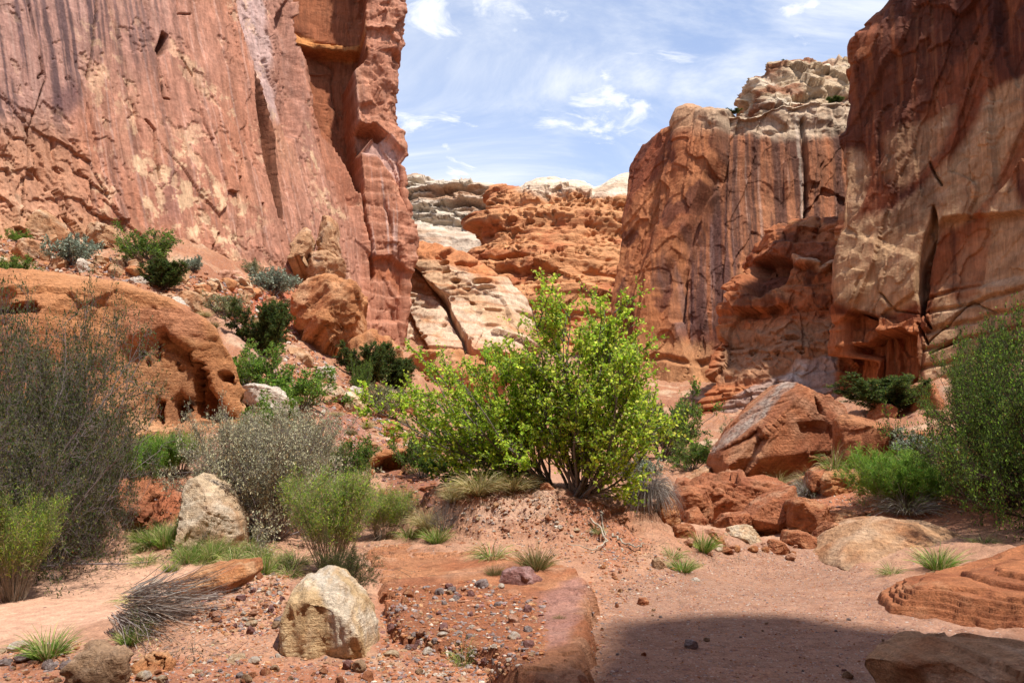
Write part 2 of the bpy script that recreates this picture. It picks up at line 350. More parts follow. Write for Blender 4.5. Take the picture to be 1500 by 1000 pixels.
def ground_hit(px, py, ymax=70):
    px = np.atleast_1d(np.asarray(px, float)); py = np.atleast_1d(np.asarray(py, float))
    Ys = np.geomspace(4.0, ymax, 260)
    P = W(px[:, None], py[:, None], Ys[None, :])
    gz = solid_z(P[..., 0], P[..., 1])
    d = P[..., 2]-gz
    hit = d <= 0
    k = np.where(hit.any(1), hit.argmax(1), len(Ys)-1); k = np.maximum(k, 1)
    r = np.arange(len(px)); a = d[r, k-1]; b = d[r, k]; t = np.clip(a/(a-b+1e-9), 0, 1)
    Y = Ys[k-1]*(1-t)+Ys[k]*t
    Q = W(px, py, Y); Q[:, 2] = solid_z(Q[:, 0], Q[:, 1])
    return Q
SAND = C(204, 146, 118); SANDP = C(226, 184, 158); WASH = C(188, 136, 112); REDD = C(172, 96, 68); ORNG = C(202, 128, 90); PALE = C(226, 190, 150); GREY = C(190, 170, 160)
def build_ground():
    ang = np.concatenate([np.linspace(-180, -42, 40)[:-1], np.linspace(-42, -34, 14)[:-1], np.linspace(-34, 34, 860), np.linspace(34, 42, 14)[1:], np.linspace(42, 180, 40)[1:-1]])
    rad = np.concatenate([[0.05, 1, 2, 3, 4], np.geomspace(4.8, 26, 620), np.geomspace(26.3, 60, 120), np.geomspace(64, 900, 26)])
    A, R = np.meshgrid(np.radians(ang), rad)
    x = R*np.sin(A); y = R*np.cos(A)
    z = ground_z(x, y)
    V = np.stack([x, y, z], -1).reshape(-1, 3)
    px, py = proj(V); P = V
    behind = V[:, 1] < 1
    px = np.where(behind, -9999, px)
    wq = np.clip(10/np.maximum(V[:, 1], 1), 0.3, 1.5); wx = px+(nz(P, 1.4, oct=5, seed=20, rough=.6)*70+nz(P, .25, oct=3, seed=19)*22)*wq; wy = py+(nz(P, 1.4, oct=5, seed=21, rough=.6)*30+nz(P, .25, oct=3, seed=18)*10)*wq
    p = Paint(len(V), SAND)
    p.mix(REDD, ss(nz(P, 1.2, oct=5, seed=22), -0.1, 0.5)*0.5)
    p.mix(PALE, ss(nz(P, 0.9, oct=5, seed=23), 0.1, 0.6)*0.35)
    far = ss(V[:, 1], 16, 20)
    p.mix(ORNG, far*0.6); p.mix(REDD, far*ss(nz(P, 2.5, oct=5, seed=24), -0.2, 0.3)*0.7); p.mix(PALE, far*ss(nz(P, 1.5, oct=5, seed=25), 0.1, 0.35)*0.8)
    p.mix(C(205, 85, 45), poly(wx, wy, [(300,430),(430,425),(440,470),(400,520),(330,470)], 20)*0.8)
    p.mix(C(178, 112, 100), poly(wx, wy, [(470,590),(520,600),(560,660),(520,680),(480,640)], 14)*0.8)
    p.mix(C(225, 190, 165), poly(wx, wy, [(310,440),(350,470),(420,540),(380,540),(320,470)], 12)*0.5)
    p.mix(C(232, 176, 146), poly(wx, wy, [(-50,870),(180,815),(300,810),(380,830),(300,880),(180,900),(60,940),(-50,940)], 14)*0.8)
    p.mix(WASH, poly(wx, wy, [(900,1100),(885,870),(930,840),(1000,815),(1040,790),(1200,800),(1300,850),(1300,880),(1480,940),(1400,1100)], 12))
    wash = poly(px, py, [(860,1100),(880,870),(930,850),(990,815),(1040,790),(1200,800),(1310,850),(1300,880),(1480,940),(1400,1100)], 12)
    p.mix(C(170, 114, 92), wash*ss(nz(P, 0.25, oct=4, seed=26), -0.1, 0.4)*0.7); p.mix(C(222, 150, 115), wash*ss(nz(P, 1.1, oct=4, seed=27), 0.1, 0.5)*0.5)
    p.mix(C(188, 92, 55), poly(wx, wy, [(160,690),(262,690),(266,760),(200,775),(160,760)], 16)*0.8)
    p.mix(C(235, 178, 140), poly(wx, wy, [(180,760),(260,770),(250,800),(170,800)], 10)*0.5)
    p.mix(C(180, 95, 65), poly(wx, wy, [(545,860),(760,850),(800,900),(760,990),(380,1010),(0,1000),(0,960),(560,975)], 16)*0.6)
    p.mix(C(196, 110, 78), poly(wx, wy, [(800,730),(900,730),(960,800),(900,830),(850,780)], 16)*0.6)
    p.mix(C(238, 196, 165), poly(wx, wy, [(690,715),(800,715),(800,760),(720,775),(680,760)], 12)*0.5)
    p.mix(C(160, 88, 68), poly(wx, wy, [(560,690),(640,700),(650,730),(600,745),(560,720)], 10)*0.8)
    p.mix(C(205, 105, 62), poly(wx, wy, [(1180,690),(1400,660),(1500,700),(1500,760),(1350,770),(1200,760)], 30)*0.6)
    p.mul(.93+0.30*nz(P, 0.14, oct=4, seed=28, rough=0.7)+0.15*nz(P, 3, oct=3, seed=29))
    gv = 0.12+0.5*ss(nz(P, 1.3, oct=4, seed=30), 0.0, 0.5)+0.5*wash+0.5*far
    gv += 0.45*poly(wx, wy, [(545,850),(760,845),(800,900),(760,990),(380,1010),(0,1000),(0,950),(200,940),(420,960),(560,975)], 16)+0.4*poly(wx, wy, [(690,715),(880,715),(900,800),(680,780)], 14)+.4*poly(wx, wy, [(270,840),(420,840),(420,950),(280,930)], 14)
    gv *= 1-.85*poly(wx, wy, [(-50,850),(300,800),(380,815),(250,880),(150,930),(-50,930)], 14)
    p.c = np.c_[p.c, np.clip(gv, 0, .95)]
    m = rock_mat('ground_earth', grain=0.02, bump=0.8, var=0.3, rough=0.95, pebbles=True)
    nu = len(ang)
    g = mesh_np('ground', V, gridfaces(nu, len(rad), True), m, p.c)
    tag(g, 'orange sand and gravel canyon floor rising to stony slopes', 'ground', kind='structure')
    return g
# ------------------------------------------------------------------ cliffs
def blurk(A, n):
    for _ in range(n):
        B = A.copy(); B[1:-1] = 0.25*A[:-2]+0.5*A[1:-1]+0.25*A[2:]; A = B
    return A
def cliff(label, levels, res, disp, paint, mat, topback=(14, 5), cat='cliff', name='cliff', smooth=2, vert=0.15, bdx=0.0):
    """levels: rows from foot to rim, each a list of points (pixel x, pixel y, depth) or world tuples ('w', x, y, z);
    the rim is carried back to form the top and the rock's bulk"""
    rows = []
    for lv in levels:
        pts = [np.array(q[1:]) if q[0] == 'w' else W(*q) for q in lv]
        rows.append(np.array(pts))
    vis = np.array([q[0] != 'w' for q in levels[0]])
    # parameter along each row by pixel length
    def res_row(R, n):
        pxx, pyy = proj(R); d = np.abs(np.diff(pxx))+0.04*np.abs(np.diff(pyy))+0.5
        d = np.minimum(d, 400)
        t = np.r_[0, np.cumsum(d)]; t /= t[-1]
        u = np.linspace(0, 1, n)
        return np.stack([np.interp(u, t, R[:, k]) for k in range(3)], 1)
    a, b = proj(rows[0]); wpx = min(np.abs(np.diff(a)).sum(), 1500)
    nu = int(wpx/res)+30
    RR = [res_row(R, nu) for R in rows]
    # back: rim moved back, then down to the ground
    bk, dn = topback
    rim = RR[-1]
    front_n = len(RR)
    def bkw(q, d, zadd, zset=None):
        q = q.copy(); Y = q[:, 1]+d; q[:, 0] = q[:, 0]*Y/q[:, 1]+bdx*d; q[:, 1] = Y; q[:, 2] += zadd
        if zset is not None: q[:, 2] = zset
        return q
    r1 = bkw(rim, bk*.12, bk*.02); r2 = bkw(rim, bk, 0); r3 = bkw(rim, bk+dn, 0, -3)
    RR += [r1, r2, r3]
    vs = [0]; 
    for k in range(1, len(RR)):
        _, pa = proj(RR[k-1]); _, pb = proj(RR[k])
        d = np.percentile(np.abs(pa-pb), 80) if k < front_n else (12 if k == front_n else 25)
        vs.append(vs[-1]+max(d, 4))
    nv = int(vs[-1]/res)
    vv = np.linspace(0, vs[-1], nv)
    S = np.array(RR)
    G = np.empty((nv, nu, 3))
    idx = np.clip(np.searchsorted(vs, vv, side='right')-1, 0, len(vs)-2)
    t = ((vv-np.array(vs)[idx])/(np.array(vs)[idx+1]-np.array(vs)[idx]))[:, None, None]
    G = S[idx]*(1-t)+S[idx+1]*t
    G = blurk(G, smooth); G = blurk(G.transpose(1, 0, 2), smooth).transpose(1, 0, 2)
    nr = normals(G).reshape(-1, 3)
    Gs = G
    for _ in range(3): Gs = blurk(Gs, 6); Gs = blurk(Gs.transpose(1, 0, 2), 6).transpose(1, 0, 2)
    nr = normals(Gs).reshape(-1, 3)
    P = G.reshape(-1, 3)
    nr[:, 2] *= vert
    # orient: outward
    mid = nr[(nv//4)*nu+nu//2]
    if mid[1] > 0: nr = -nr
    px, py = proj(P)
    front = np.repeat((vv <= vs[front_n-1]).astype(float), nu)
    r0_ = rows[0][vis]; qx_, _ = proj(r0_); dir_ = r0_[np.argmax(qx_)]-r0_[np.argmin(qx_)]; dir_[2] = 0; dir_ /= np.linalg.norm(dir_)
    c = dict(P=P, px=px, py=py, z=P[:, 2], s=P[:, :2]@dir_[:2], front=front, v=np.repeat(vv/vs[front_n-1], nu), u=np.tile(np.linspace(0, 1, nu), nv))
    d = disp(c)
    if vert < .55:   # the top moves with the rim, so that no shelf hangs out
        kr = int(np.searchsorted(vv, vs[front_n-1])); kr = max(min(kr, nv-1)-2, 1)
        D = d.reshape(nv, nu); Nn = nr.reshape(nv, nu, 3); D[kr:] = D[kr]+(D[kr:]*0); Nn[kr:] = Nn[kr]; d = D.ravel(); nr = Nn.reshape(-1, 3)
    V = P+nr*d[:, None]; c['d'] = d
    if vert < .55: V[:, 2] += (c['v'] > .93)*nz(P, 1.6*P[:, 1].mean()/60, oct=4, seed=77)*.5*P[:, 1].mean()/60
    c['V'] = V
    col = paint(c)
    o = mesh_np(name, V, gridfaces(nu, nv), mat, col)
    tag(o, label, cat)
    return o
def hide(q, dY, dx):
    q = np.asarray(q[1:]) if q[0] == 'w' else W(*q); Y = q[1]+dY
    return ('w', q[0]*Y/q[1]+dx, Y, q[2])
def fct(s, z, P, w, h, amp, seed, lean=0.0, slope=1.0, warp=.12):
    return amp*facets((s+lean*z)/w+nz(P, w*.7, oct=3, seed=seed)*warp, z/h+nz(P, w*.7, oct=3, seed=seed+1)*warp, seed, slope)
def slabs(s, z, w, h, seed, warp=0.3, P=None):
    sw = s/w; zw = z/h
    if P is not None and warp: sw = sw+nz(P, w*1.3, oct=3, seed=seed)*warp; zw = zw+nz(P, w*1.7, oct=3, seed=seed+1)*warp
    return voro(sw, zw, seed)
# ---- 1 the tall sunlit wall on the left
def left_cliff():
    edge_y = [505,470,420,380,300,245,225,190,180,140,92,75,70,60,0,-120,-260]
    edge_x = [590,595,598,602,603,601,595,591,579,576,572,573,587,586,590,600,606]
    bx = [-520,-150,0,200,430,500,545]; by = [370,345,350,392,432,470,503]; bY = [15,24,29.5,34,40.5,44,47]
    tx = [-900,-420,-60,120,300,365,425]; ty = [-260]*7
    lv = []
    ys = [520,470,420,380,330,300,245,225,192,180,140,92,76,70,60,0,-120,-260]
    for yy in ys:
        v = (520-yy)/780.0
        row = [(bx[k]+(tx[k]-bx[k])*v, by[k]+20+(ty[k]-by[k]-20)*v, bY[k]+3.0*v) for k in range(7)]
        ex = np.interp(-yy, [-q for q in edge_y], edge_x)
        ec = W(ex, yy, 49+2*v)
        row.append((ex-18, yy, 48.6+2*v)); row.append(('w', *ec))
        row.append(hide(row[-1], 5, -0.7)); row.append(hide(row[-2], 26, -12))
        lv.append(row)
    def disp(c):
        P, px, py, s, z = c['P'], c['px'], c['py'], c['s'], c['z']
        d = nz(P, 9, 9, 14, oct=4, seed=31)*0.9
        qx = px+nz(P, 2.0, oct=3, seed=40)*5; qy = py+nz(P, 2.0, oct=3, seed=41)*5
        r1, r2, f1, e = slabs(s+0.06*z, z, 2.8, 26, 5, 0.15, P); d += (r1-0.5)*0.24
        for sp, dp, sd in ((3.7, .35, 1), (1.9, .16, 2)):
            u = (s+.07*z)/sp+nz(P, 5, 5, 16, oct=4, seed=36+sd)*.35+nz(P, .8, oct=3, seed=38)*.02; fr = np.abs(u-np.floor(u)-.5)*sp
            d -= dp*np.exp(-fr/.035)*ss(nz(P, 3, 3, 5, oct=3, seed=39+sd), -.02, .12)
        r1, r2, f1, e = slabs(s+0.06*z, z, 0.9, 3.4, 6, 0.5, P)
        rough = np.clip(poly(px, py, [(-200,180),(60,170),(130,240),(200,330),(330,380),(440,400),(460,460),(-200,460)], 60)+poly(px, py, [(350,0),(430,0),(470,150),(440,200),(380,100)], 20)*0.6, 0, 1)
        d += (r1-0.5)*0.22*(0.25+rough)*(r2 > 0.4)
        r1, r2, f1, e = slabs(s+0.3*z, z, 0.35, 0.8, 7, 0.6, P)
        d += (r1-0.5)*0.10*rough
        d += nz(P, 1.2, oct=5, seed=33, rough=0.55)*(0.03+0.08*rough)
        d += fct(s, z, P, 1.5, 3.0, .26, 61, .2)*(.08+rough)+fct(s, z, P, .5, .8, .10, 62, .2)*(.08+rough)+fct(s, z, P, 4.5, 14, .2, 63, .22)
        # pockets in the rough zone low on the left
        pk = poly(px, py, [(-200,160),(60,160),(110,200),(140,320),(60,320),(-200,330)], 30)
        _, rb, f1, _ = voro(s/0.8, z/0.5, 11); d -= pk*0.14*ss(0.42*rb-f1, 0, 0.15)*(rb > 0.7)
        # exfoliated flakes
        fl = ss(nz(P, 1.5, 1.5, 2.4, oct=5, seed=35, rough=0.66), 0.12, 0.16); d -= 0.07*fl
        # deep cracks
        d -= 1.0*poly(px, py, [(366,96),(376,128),(393,190),(404,262),(411,324),(401,320),(390,268),(379,200),(369,145)], 3)
        d -= 1.1*poly(px, py, [(229,52),(236,58),(234,80),(226,88),(221,80)], 3)
        for pts, ww, dp in [([(222,80),(227,120),(231,148),(240,150)],1.6,.6),([(205,180),(218,195),(222,240),(229,268)],1.8,.7),([(131,-20),(126,90),(122,120)],2,.5),([(50,90),(56,110),(50,118)],2.5,.7),
            ([(131,270),(136,322)],1.8,.5),([(36,190),(44,220),(62,262)],2.2,.7),([(40,200),(32,320)],1.6,.4),([(342,262),(340,360)],1.7,.45),([(378,300),(379,365)],1.6,.45),([(310,345),(300,380)],1.6,.4),([(355,290),(362,330)],1.4,.3),
            ([(335,-60),(340,20),(354,60),(368,98)],2,.5),([(250,-60),(252,25),(272,25)],1.6,.35),([(18,-40),(60,120),(40,190)],1.4,.3),([(258,90),(275,115)],1.5,.3)]:
            d -= dp*.85*line(qx*0.3+px*0.7, qy*0.3+py*0.7, pts, ww*.62)
        # the face steps forward to the left of the long crack, alcove right of it
        d += 0.5*poly(px, py, [(-900,-400),(330,-400),(340,10),(368,96),(380,128),(400,200),(412,330),(430,450),(-900,480)], 5)
        d -= 0.9*poly(px, py, [(408,30),(428,0),(436,60),(444,140),(438,196),(426,202),(412,150)], 10)
        # recess between the wall and the fin
        rec = poly(qx, qy, [(438,-400),(439,0),(443,52),(447,80),(456,109),(468,166),(480,178),(498,200),(506,226),(520,262),(533,300),(548,420),(552,400),(530,290),(527,224),(527,180),(522,145),(517,101),(535,86),(535,-400)], 4)
        d -= 3.8*rec
        d -= 0.8*poly(qx, qy, [(456,109),(466,160),(481,260),(500,270),(508,300),(520,300),(527,270),(500,200)], 5)
        d += 1.3*poly(qx, qy, [(437,2),(452,6),(478,32),(536,38),(536,50),(500,46),(462,40),(438,20)], 4)
        d += 0.8*poly(qx, qy, [(437,-400),(536,-400),(536,36),(478,30),(438,2)], 4)
        # fin: notch under the overhang
        d -= 2.0*poly(px, py, [(527,180),(550,183),(566,198),(556,204),(545,200),(527,222)], 4)
        d -= 0.7*poly(px, py, [(527,222),(548,202),(570,200),(600,240),(600,320),(580,262),(552,226)], 5)
        fin = ss(px, 524, 534)*ss(py, 490, 470)
        q = z/0.85+nz(P, 2, oct=3, seed=44)*0.5; b = q-np.floor(q)
        d += fin*0.04*(ss(b, 0.1, 0.5)-0.5)*(py > 225)+fin*fct(s, z, P, 1.6, 3.5, .22, 66)
        up = fin*ss(py, 200, 180)
        r1, r2, f1, e = slabs(s, z, 0.9, 1.0, 15, 0.5, P); d += up*(r1-0.5)*0.2+up*(fct(s, z, P, 1.0, 1.8, .28, 64)+fct(s, z, P, .4, .5, .10, 65))
        d += fin*ss(px, 565, 590)*nz(P, 1.0, oct=4, seed=46)*0.35
        d -= fin*ss(py, 368, 380)*0.5*poly(px, py, [(540,376),(575,375),(597,400),(590,470),(545,470)], 4)
        d = np.where(c['front'] > 0, d, d*0.4)
        return d
    def paint(c):
        P, px, py, s, z = c['P'], c['px'], c['py'], c['s'], c['z']; n = len(P)
        qx = px+nz(P, 1.6, oct=4, seed=50)*12; qy = py+nz(P, 1.6, oct=4, seed=51)*12
        p = Paint(n, C(202, 132, 112)); sl = s-0.03*z
        vst = fbm(np.stack([sl/0.5, z/14, s*0], 1), 5, 0.6); vs2 = fbm(np.stack([sl/0.16, z/9, s*0+5], 1), 4, 0.6)
        p.mix(C(196, 116, 88), ss(nz(P, 5, 5, 9, oct=4, seed=52), -0.2, 0.4)*0.7)
        p.mix(C(222, 158, 126), ss(nz(P, 3, 3, 6, oct=5, seed=53), 0.0, 0.5)*0.6)
        p.mix(C(166, 104, 86), ss(vst, -.02, 0.25)*0.7); p.mix(C(132, 84, 76), ss(vst+.5*vs2, .22, .42)*.55)
        p.mix(C(228, 180, 160), ss(vs2, 0.1, 0.35)*0.45)
        grey = np.clip(poly(qx, qy, [(-300,-300),(120,-300),(135,60),(110,140),(90,200),(20,210),(-300,150)], 40)+0.7*poly(qx, qy, [(120,-300),(260,-300),(240,60),(180,120),(130,60)], 60), 0, 1)
        p.mix(C(176, 134, 124), grey*0.6); p.mix(C(98, 72, 74), grey*ss(vst+vs2*0.7, -.05, 0.2)*0.85); p.mix(C(208, 168, 150), grey*ss(-vst-vs2*0.6, 0.05, 0.4)*0.6)
        p.mix(C(122, 84, 86), ell(qx, qy, 92, 150, 18, 22)*0.7)
        tan = poly(qx, qy, [(-300,190),(70,180),(120,240),(130,330),(-300,350)], 50)
        p.mix(C(210, 144, 112), tan*0.7)
        wht = poly(qx, qy, [(338,-300),(380,-300),(392,40),(398,100),(410,180),(396,170),(372,100),(350,40)], 12)
        p.mix(C(216, 184, 176), wht*0.7)
        pur = poly(qx, qy, [(378,-300),(436,-300),(444,100),(470,230),(440,240),(410,120),(392,60)], 14)
        p.mix(C(178, 120, 106), pur*0.6)
        p.mix(C(160, 104, 98), poly(qx, qy, [(210,250),(250,250),(260,330),(230,330)], 20)*0.5)
        fl = ss(nz(P, 1.5, 1.5, 2.4, oct=5, seed=35, rough=0.66), 0.12, 0.17)
        fine = ss(nz(P, 0.7, 0.7, 0.9, oct=5, seed=55, rough=0.7), 0.05, 0.16)
        reg = np.clip(poly(qx, qy, [(255,185),(275,210),(320,280),(380,320),(330,390),(240,340),(180,300),(200,230),(240,240)], 30)+poly(qx, qy, [(190,170),(205,230),(190,260),(175,200)], 14)*0.8+0.7*poly(qx, qy, [(245,60),(300,120),(400,190),(410,240),(380,215),(300,150),(240,90)], 8)+0.9*poly(qx, qy, [(448,170),(462,200),(488,300),(505,320),(480,330),(455,240)], 10)+0.7*poly(qx, qy, [(385,130),(405,150),(425,200),(405,190)], 10)+0.5*poly(qx, qy, [(100,40),(150,20),(180,130),(150,200),(120,140)], 12)+poly(qx, qy, [(130,240),(160,280),(155,320),(130,320)], 10)*0.7, 0, 1)
        p.mix(C(240, 196, 150), reg*np.clip(fine+fl*0.6, 0, 1)*0.85)
        p.mix(C(236, 188, 148), fl*fine*0.5*(1-grey*0.6))
        p.mix(C(234, 172, 120), poly(qx, qy, [(-300,320),(140,330),(300,385),(430,410),(440,460),(-300,460)], 40)*0.5)
        fin = ss(px, 522, 532)
        p.mix(C(206, 126, 100), fin*0.7)
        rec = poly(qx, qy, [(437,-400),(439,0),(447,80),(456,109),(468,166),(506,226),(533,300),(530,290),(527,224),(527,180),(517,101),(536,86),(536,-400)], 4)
        p.mix(C(176, 92, 56), rec*0.85); p.mix(C(120, 62, 46), rec*ss(vst, 0.0, 0.3)*0.6)  # recess painted dark orange-brown, its shade carried by the colour
        p.mix(C(228, 140, 78), poly(qx, qy, [(437,2),(452,6),(478,32),(536,38),(536,52),(500,46),(462,40),(438,22)], 4)*0.9)
        p.mix(C(186, 108, 84), poly(px, py, [(456,160),(500,160),(520,300),(490,300)], 10)*0.7*(1-rec))
        p.mix(C(228, 184, 168), poly(qx, qy, [(527,222),(548,204),(572,202),(598,240),(590,270),(560,232)], 5)*0.8)
        p.mix(C(226, 188, 172), fin*ss(vs2, 0.18, 0.3)*ss(py, 240, 280)*ss(-py, -400, -340)*0.7)
        q = z/0.85+nz(P, 2, oct=3, seed=44)*0.5; b = q-np.floor(q)
        p.mix(C(228, 160, 134), fin*ss(b, 0.75, 0.95)*0.35)
        p.mix(C(192, 100, 58), poly(qx, qy, [(543,376),(575,375),(597,395),(594,430),(560,410),(543,395)], 5)*0.6)
        p.mix(C(124, 66, 46), poly(px, py, [(368,96),(382,124),(401,190),(411,262),(415,326),(401,320),(392,268),(382,200),(371,145)], 3)*.9+poly(px, py, [(229,52),(236,58),(234,80),(226,88),(221,80)], 3)*.7)  # crack and hole painted darker, standing in for the shade inside them
        # thin cross laminae
        lam = np.sin((z*7+s*1.2+nz(P, 4, oct=3, seed=57)*9)); p.mul(1+0.05*lam*ss(nz(P, 6, oct=2, seed=58), -0.2, 0.2))
        p.mul(.93+0.18*nz(P, 0.4, 0.4, 1.2, oct=4, seed=59, rough=0.65))
        return p.c
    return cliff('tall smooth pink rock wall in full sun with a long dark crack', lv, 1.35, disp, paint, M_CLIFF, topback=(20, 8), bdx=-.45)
# ---- 2 cream slabs beside the fin
def pale_slabs():
    rim = [(590,352,64),(603,358,62),(620,366,61),(652,376,60),(688,391,59),(706,405,58.5),(724,430,58),(738,448,58),(748,488,59),(756,530,60)]
    base = [(560,545,56),(600,545,54),(640,545,52),(680,545,52),(720,548,52),(760,552,54)]
    midl = [(575,440,61),(603,440,59.5),(640,440,58),(680,450,57),(715,470,56),(738,490,56),(752,530,58)]
    lv = [base, midl, rim]
    lv = [r+[hide(r[-1], 4, -.4), hide(r[-1], 16, -5)] for r in lv]
    cr1 = [(600,380),(628,410),(652,445),(668,480),(684,520)]; cr2 = [(594,446),(608,470),(620,492),(632,515)]; cr3 = [(598,440),(640,452),(668,455)]
    def disp(c):
        P, px, py, s, z = c['P'], c['px'], c['py'], c['s'], c['z']
        d = nz(P, 5, oct=4, seed=61)*0.4+nz(P, 0.9, oct=4, seed=62)*0.15+fct(s, z, P, 4.5, 2.2, .35, 67, .5)+fct(s, z, P, .9, .6, .10, 68, .5)
        jx = px+nz(P, 2, oct=3, seed=63)*6
        d += 1.6*poly(jx, py, [(600,375),(628,410),(652,445),(668,480),(690,530),(800,540),(800,350),(600,350)], 3)
        d -= 0.9*line(jx, py, cr1, 3)+0.8*line(jx, py, cr2, 2.5)
        d += 0.7*poly(jx, py, [(594,446),(608,470),(632,515),(690,520),(668,480),(640,440),(600,430)], 3)
        q = z/0.9+nz(P, 3, oct=3, seed=64)*0.7+s*0.15; b = q-np.floor(q); d += 0.16*(ss(b, 0.0, 0.35)-ss(b, 0.85, 1))*ss(nz(P, 4, oct=2, seed=65), -0.3, 0.2)
        _, rb, f1, _ = voro(s/1.0, z/0.6, 12); pk = poly(px, py, [(610,365),(700,395),(720,440),(690,440),(620,385)], 6)
        d -= 0.8*ss(0.4-f1, 0, 0.2)*(rb > 0.35)*pk
        d -= 0.35*ss(0.3-f1, 0, 0.2)*(rb > 0.75)
        return d
    def paint(c):
        P, px, py, s, z = c['P'], c['px'], c['py'], c['s'], c['z']
        jx = px+nz(P, 2, oct=4, seed=66)*10; jy = py+nz(P, 2, oct=4, seed=67)*10
        p = Paint(len(P), C(226, 192, 158))
        p.mix(C(214, 148, 100), ss(nz(P, 3, 3, 1.5, oct=5, seed=68), 0.05, 0.3)*0.8)
        p.mix(C(214, 122, 72), poly(jx, jy, [(590,345),(700,385),(722,440),(680,405),(630,392),(600,380)], 10)*0.9)
        p.mix(C(210, 150, 102), poly(jx, jy, [(605,378),(660,400),(700,440),(750,500),(730,510),(680,455),(640,430)], 8)*0.6)
        p.mix(C(200, 112, 66), ss(np.sin(z*5+s*0.8+nz(P, 3, oct=3, seed=69)*6), 0.75, 1)*0.5)
        p.mix(C(206, 122, 84), ss(py, 500, 530)*ss(nz(P, 2, oct=3, seed=70), -0.2, 0.3)*0.7)
        p.mul(1+0.2*nz(P, 0.5, oct=4, seed=71)); return p.c
    cliff('cream and orange rock slabs with slanting cracks, just right of the tall wall foot', lv, 1.2, disp, paint, M_CLIFF, topback=(10, 5), vert=.5, bdx=-.2)
# ---- 3 layered pale far cliff
def far_cliff():
    rim = [(560,272,150),(603,268,148),(640,268,146),(680,272,144),(718,272,142),(732,282,142),(745,300,144),(790,320,148)]
    base = [(560,395,128),(603,395,126),(660,398,124),(720,400,122),(800,410,126)]
    q1 = [(560,340,132),(603,338,131),(660,345,130),(720,352,128),(790,360,130)]
    q2 = [(560,334,138),(603,332,137),(660,338,135),(720,345,133),(790,350,135)]
    def disp(c):
        P, px, py, s, z = c['P'], c['px'], c['py'], c['s'], c['z']
        d = nz(P, 14, oct=4, seed=81)*2.2+nz(P, 3, oct=4, seed=82)*0.8
        q = z/3.1+nz(P, 12, oct=3, seed=83)*0.9; b = q-np.floor(q); up = ss(-py, -345, -335)
        d += up*2.6*(ss(b, 0, 0.3)-ss(b, 0.8, 1)); q = z/1.1+nz(P, 6, oct=3, seed=84)*0.8; b = q-np.floor(q); d += up*0.8*(ss(b, 0, 0.3)-ss(b, 0.8, 1))
        d += (1-up)*nz(P, 2.2, 2.2, 14, oct=4, seed=85)*1.5+up*(fct(s, z, P, 5, 2.5, 2.2, 69)+fct(s, z, P, 2, 1, .9, 70))
        r1, r2, f1, e = slabs(s, z, 7, 3, 21, 0.4, P); d += up*(r1-0.5)*3-up*0.8*np.exp(-e/0.05)
        return d
    def paint(c):
        P, px, py, s, z = c['P'], c['px'], c['py'], c['s'], c['z']
        p = Paint(len(P), C(224, 204, 178))
        p.mix(C(206, 140, 100), ss(nz(P, 14, 14, 4, oct=5, seed=86), 0.0, 0.3)*0.75)
        lo = ss(py, 340, 350); st = fbm(np.stack([s/1.6, z/25, s*0], 1), 4, 0.6)
        p.mix(C(150, 110, 92), lo*ss(st, 0.05, 0.35)*0.7*ss(py, 350, 365)); p.mix(C(190, 130, 100), lo*0.3)
        p.mix(C(160, 128, 104), (1-lo)*ss(np.sin(z*2.2+nz(P, 8, oct=3, seed=87)*5), 0.6, 1)*0.5)
        p.mul(1+0.2*nz(P, 1.5, oct=4, seed=88)); return p.c
    cliff('far cream cliff in horizontal ledges seen past the tall wall', [base, q1, q2, rim], 1.1, disp, paint, M_FAR, topback=(30, 10))
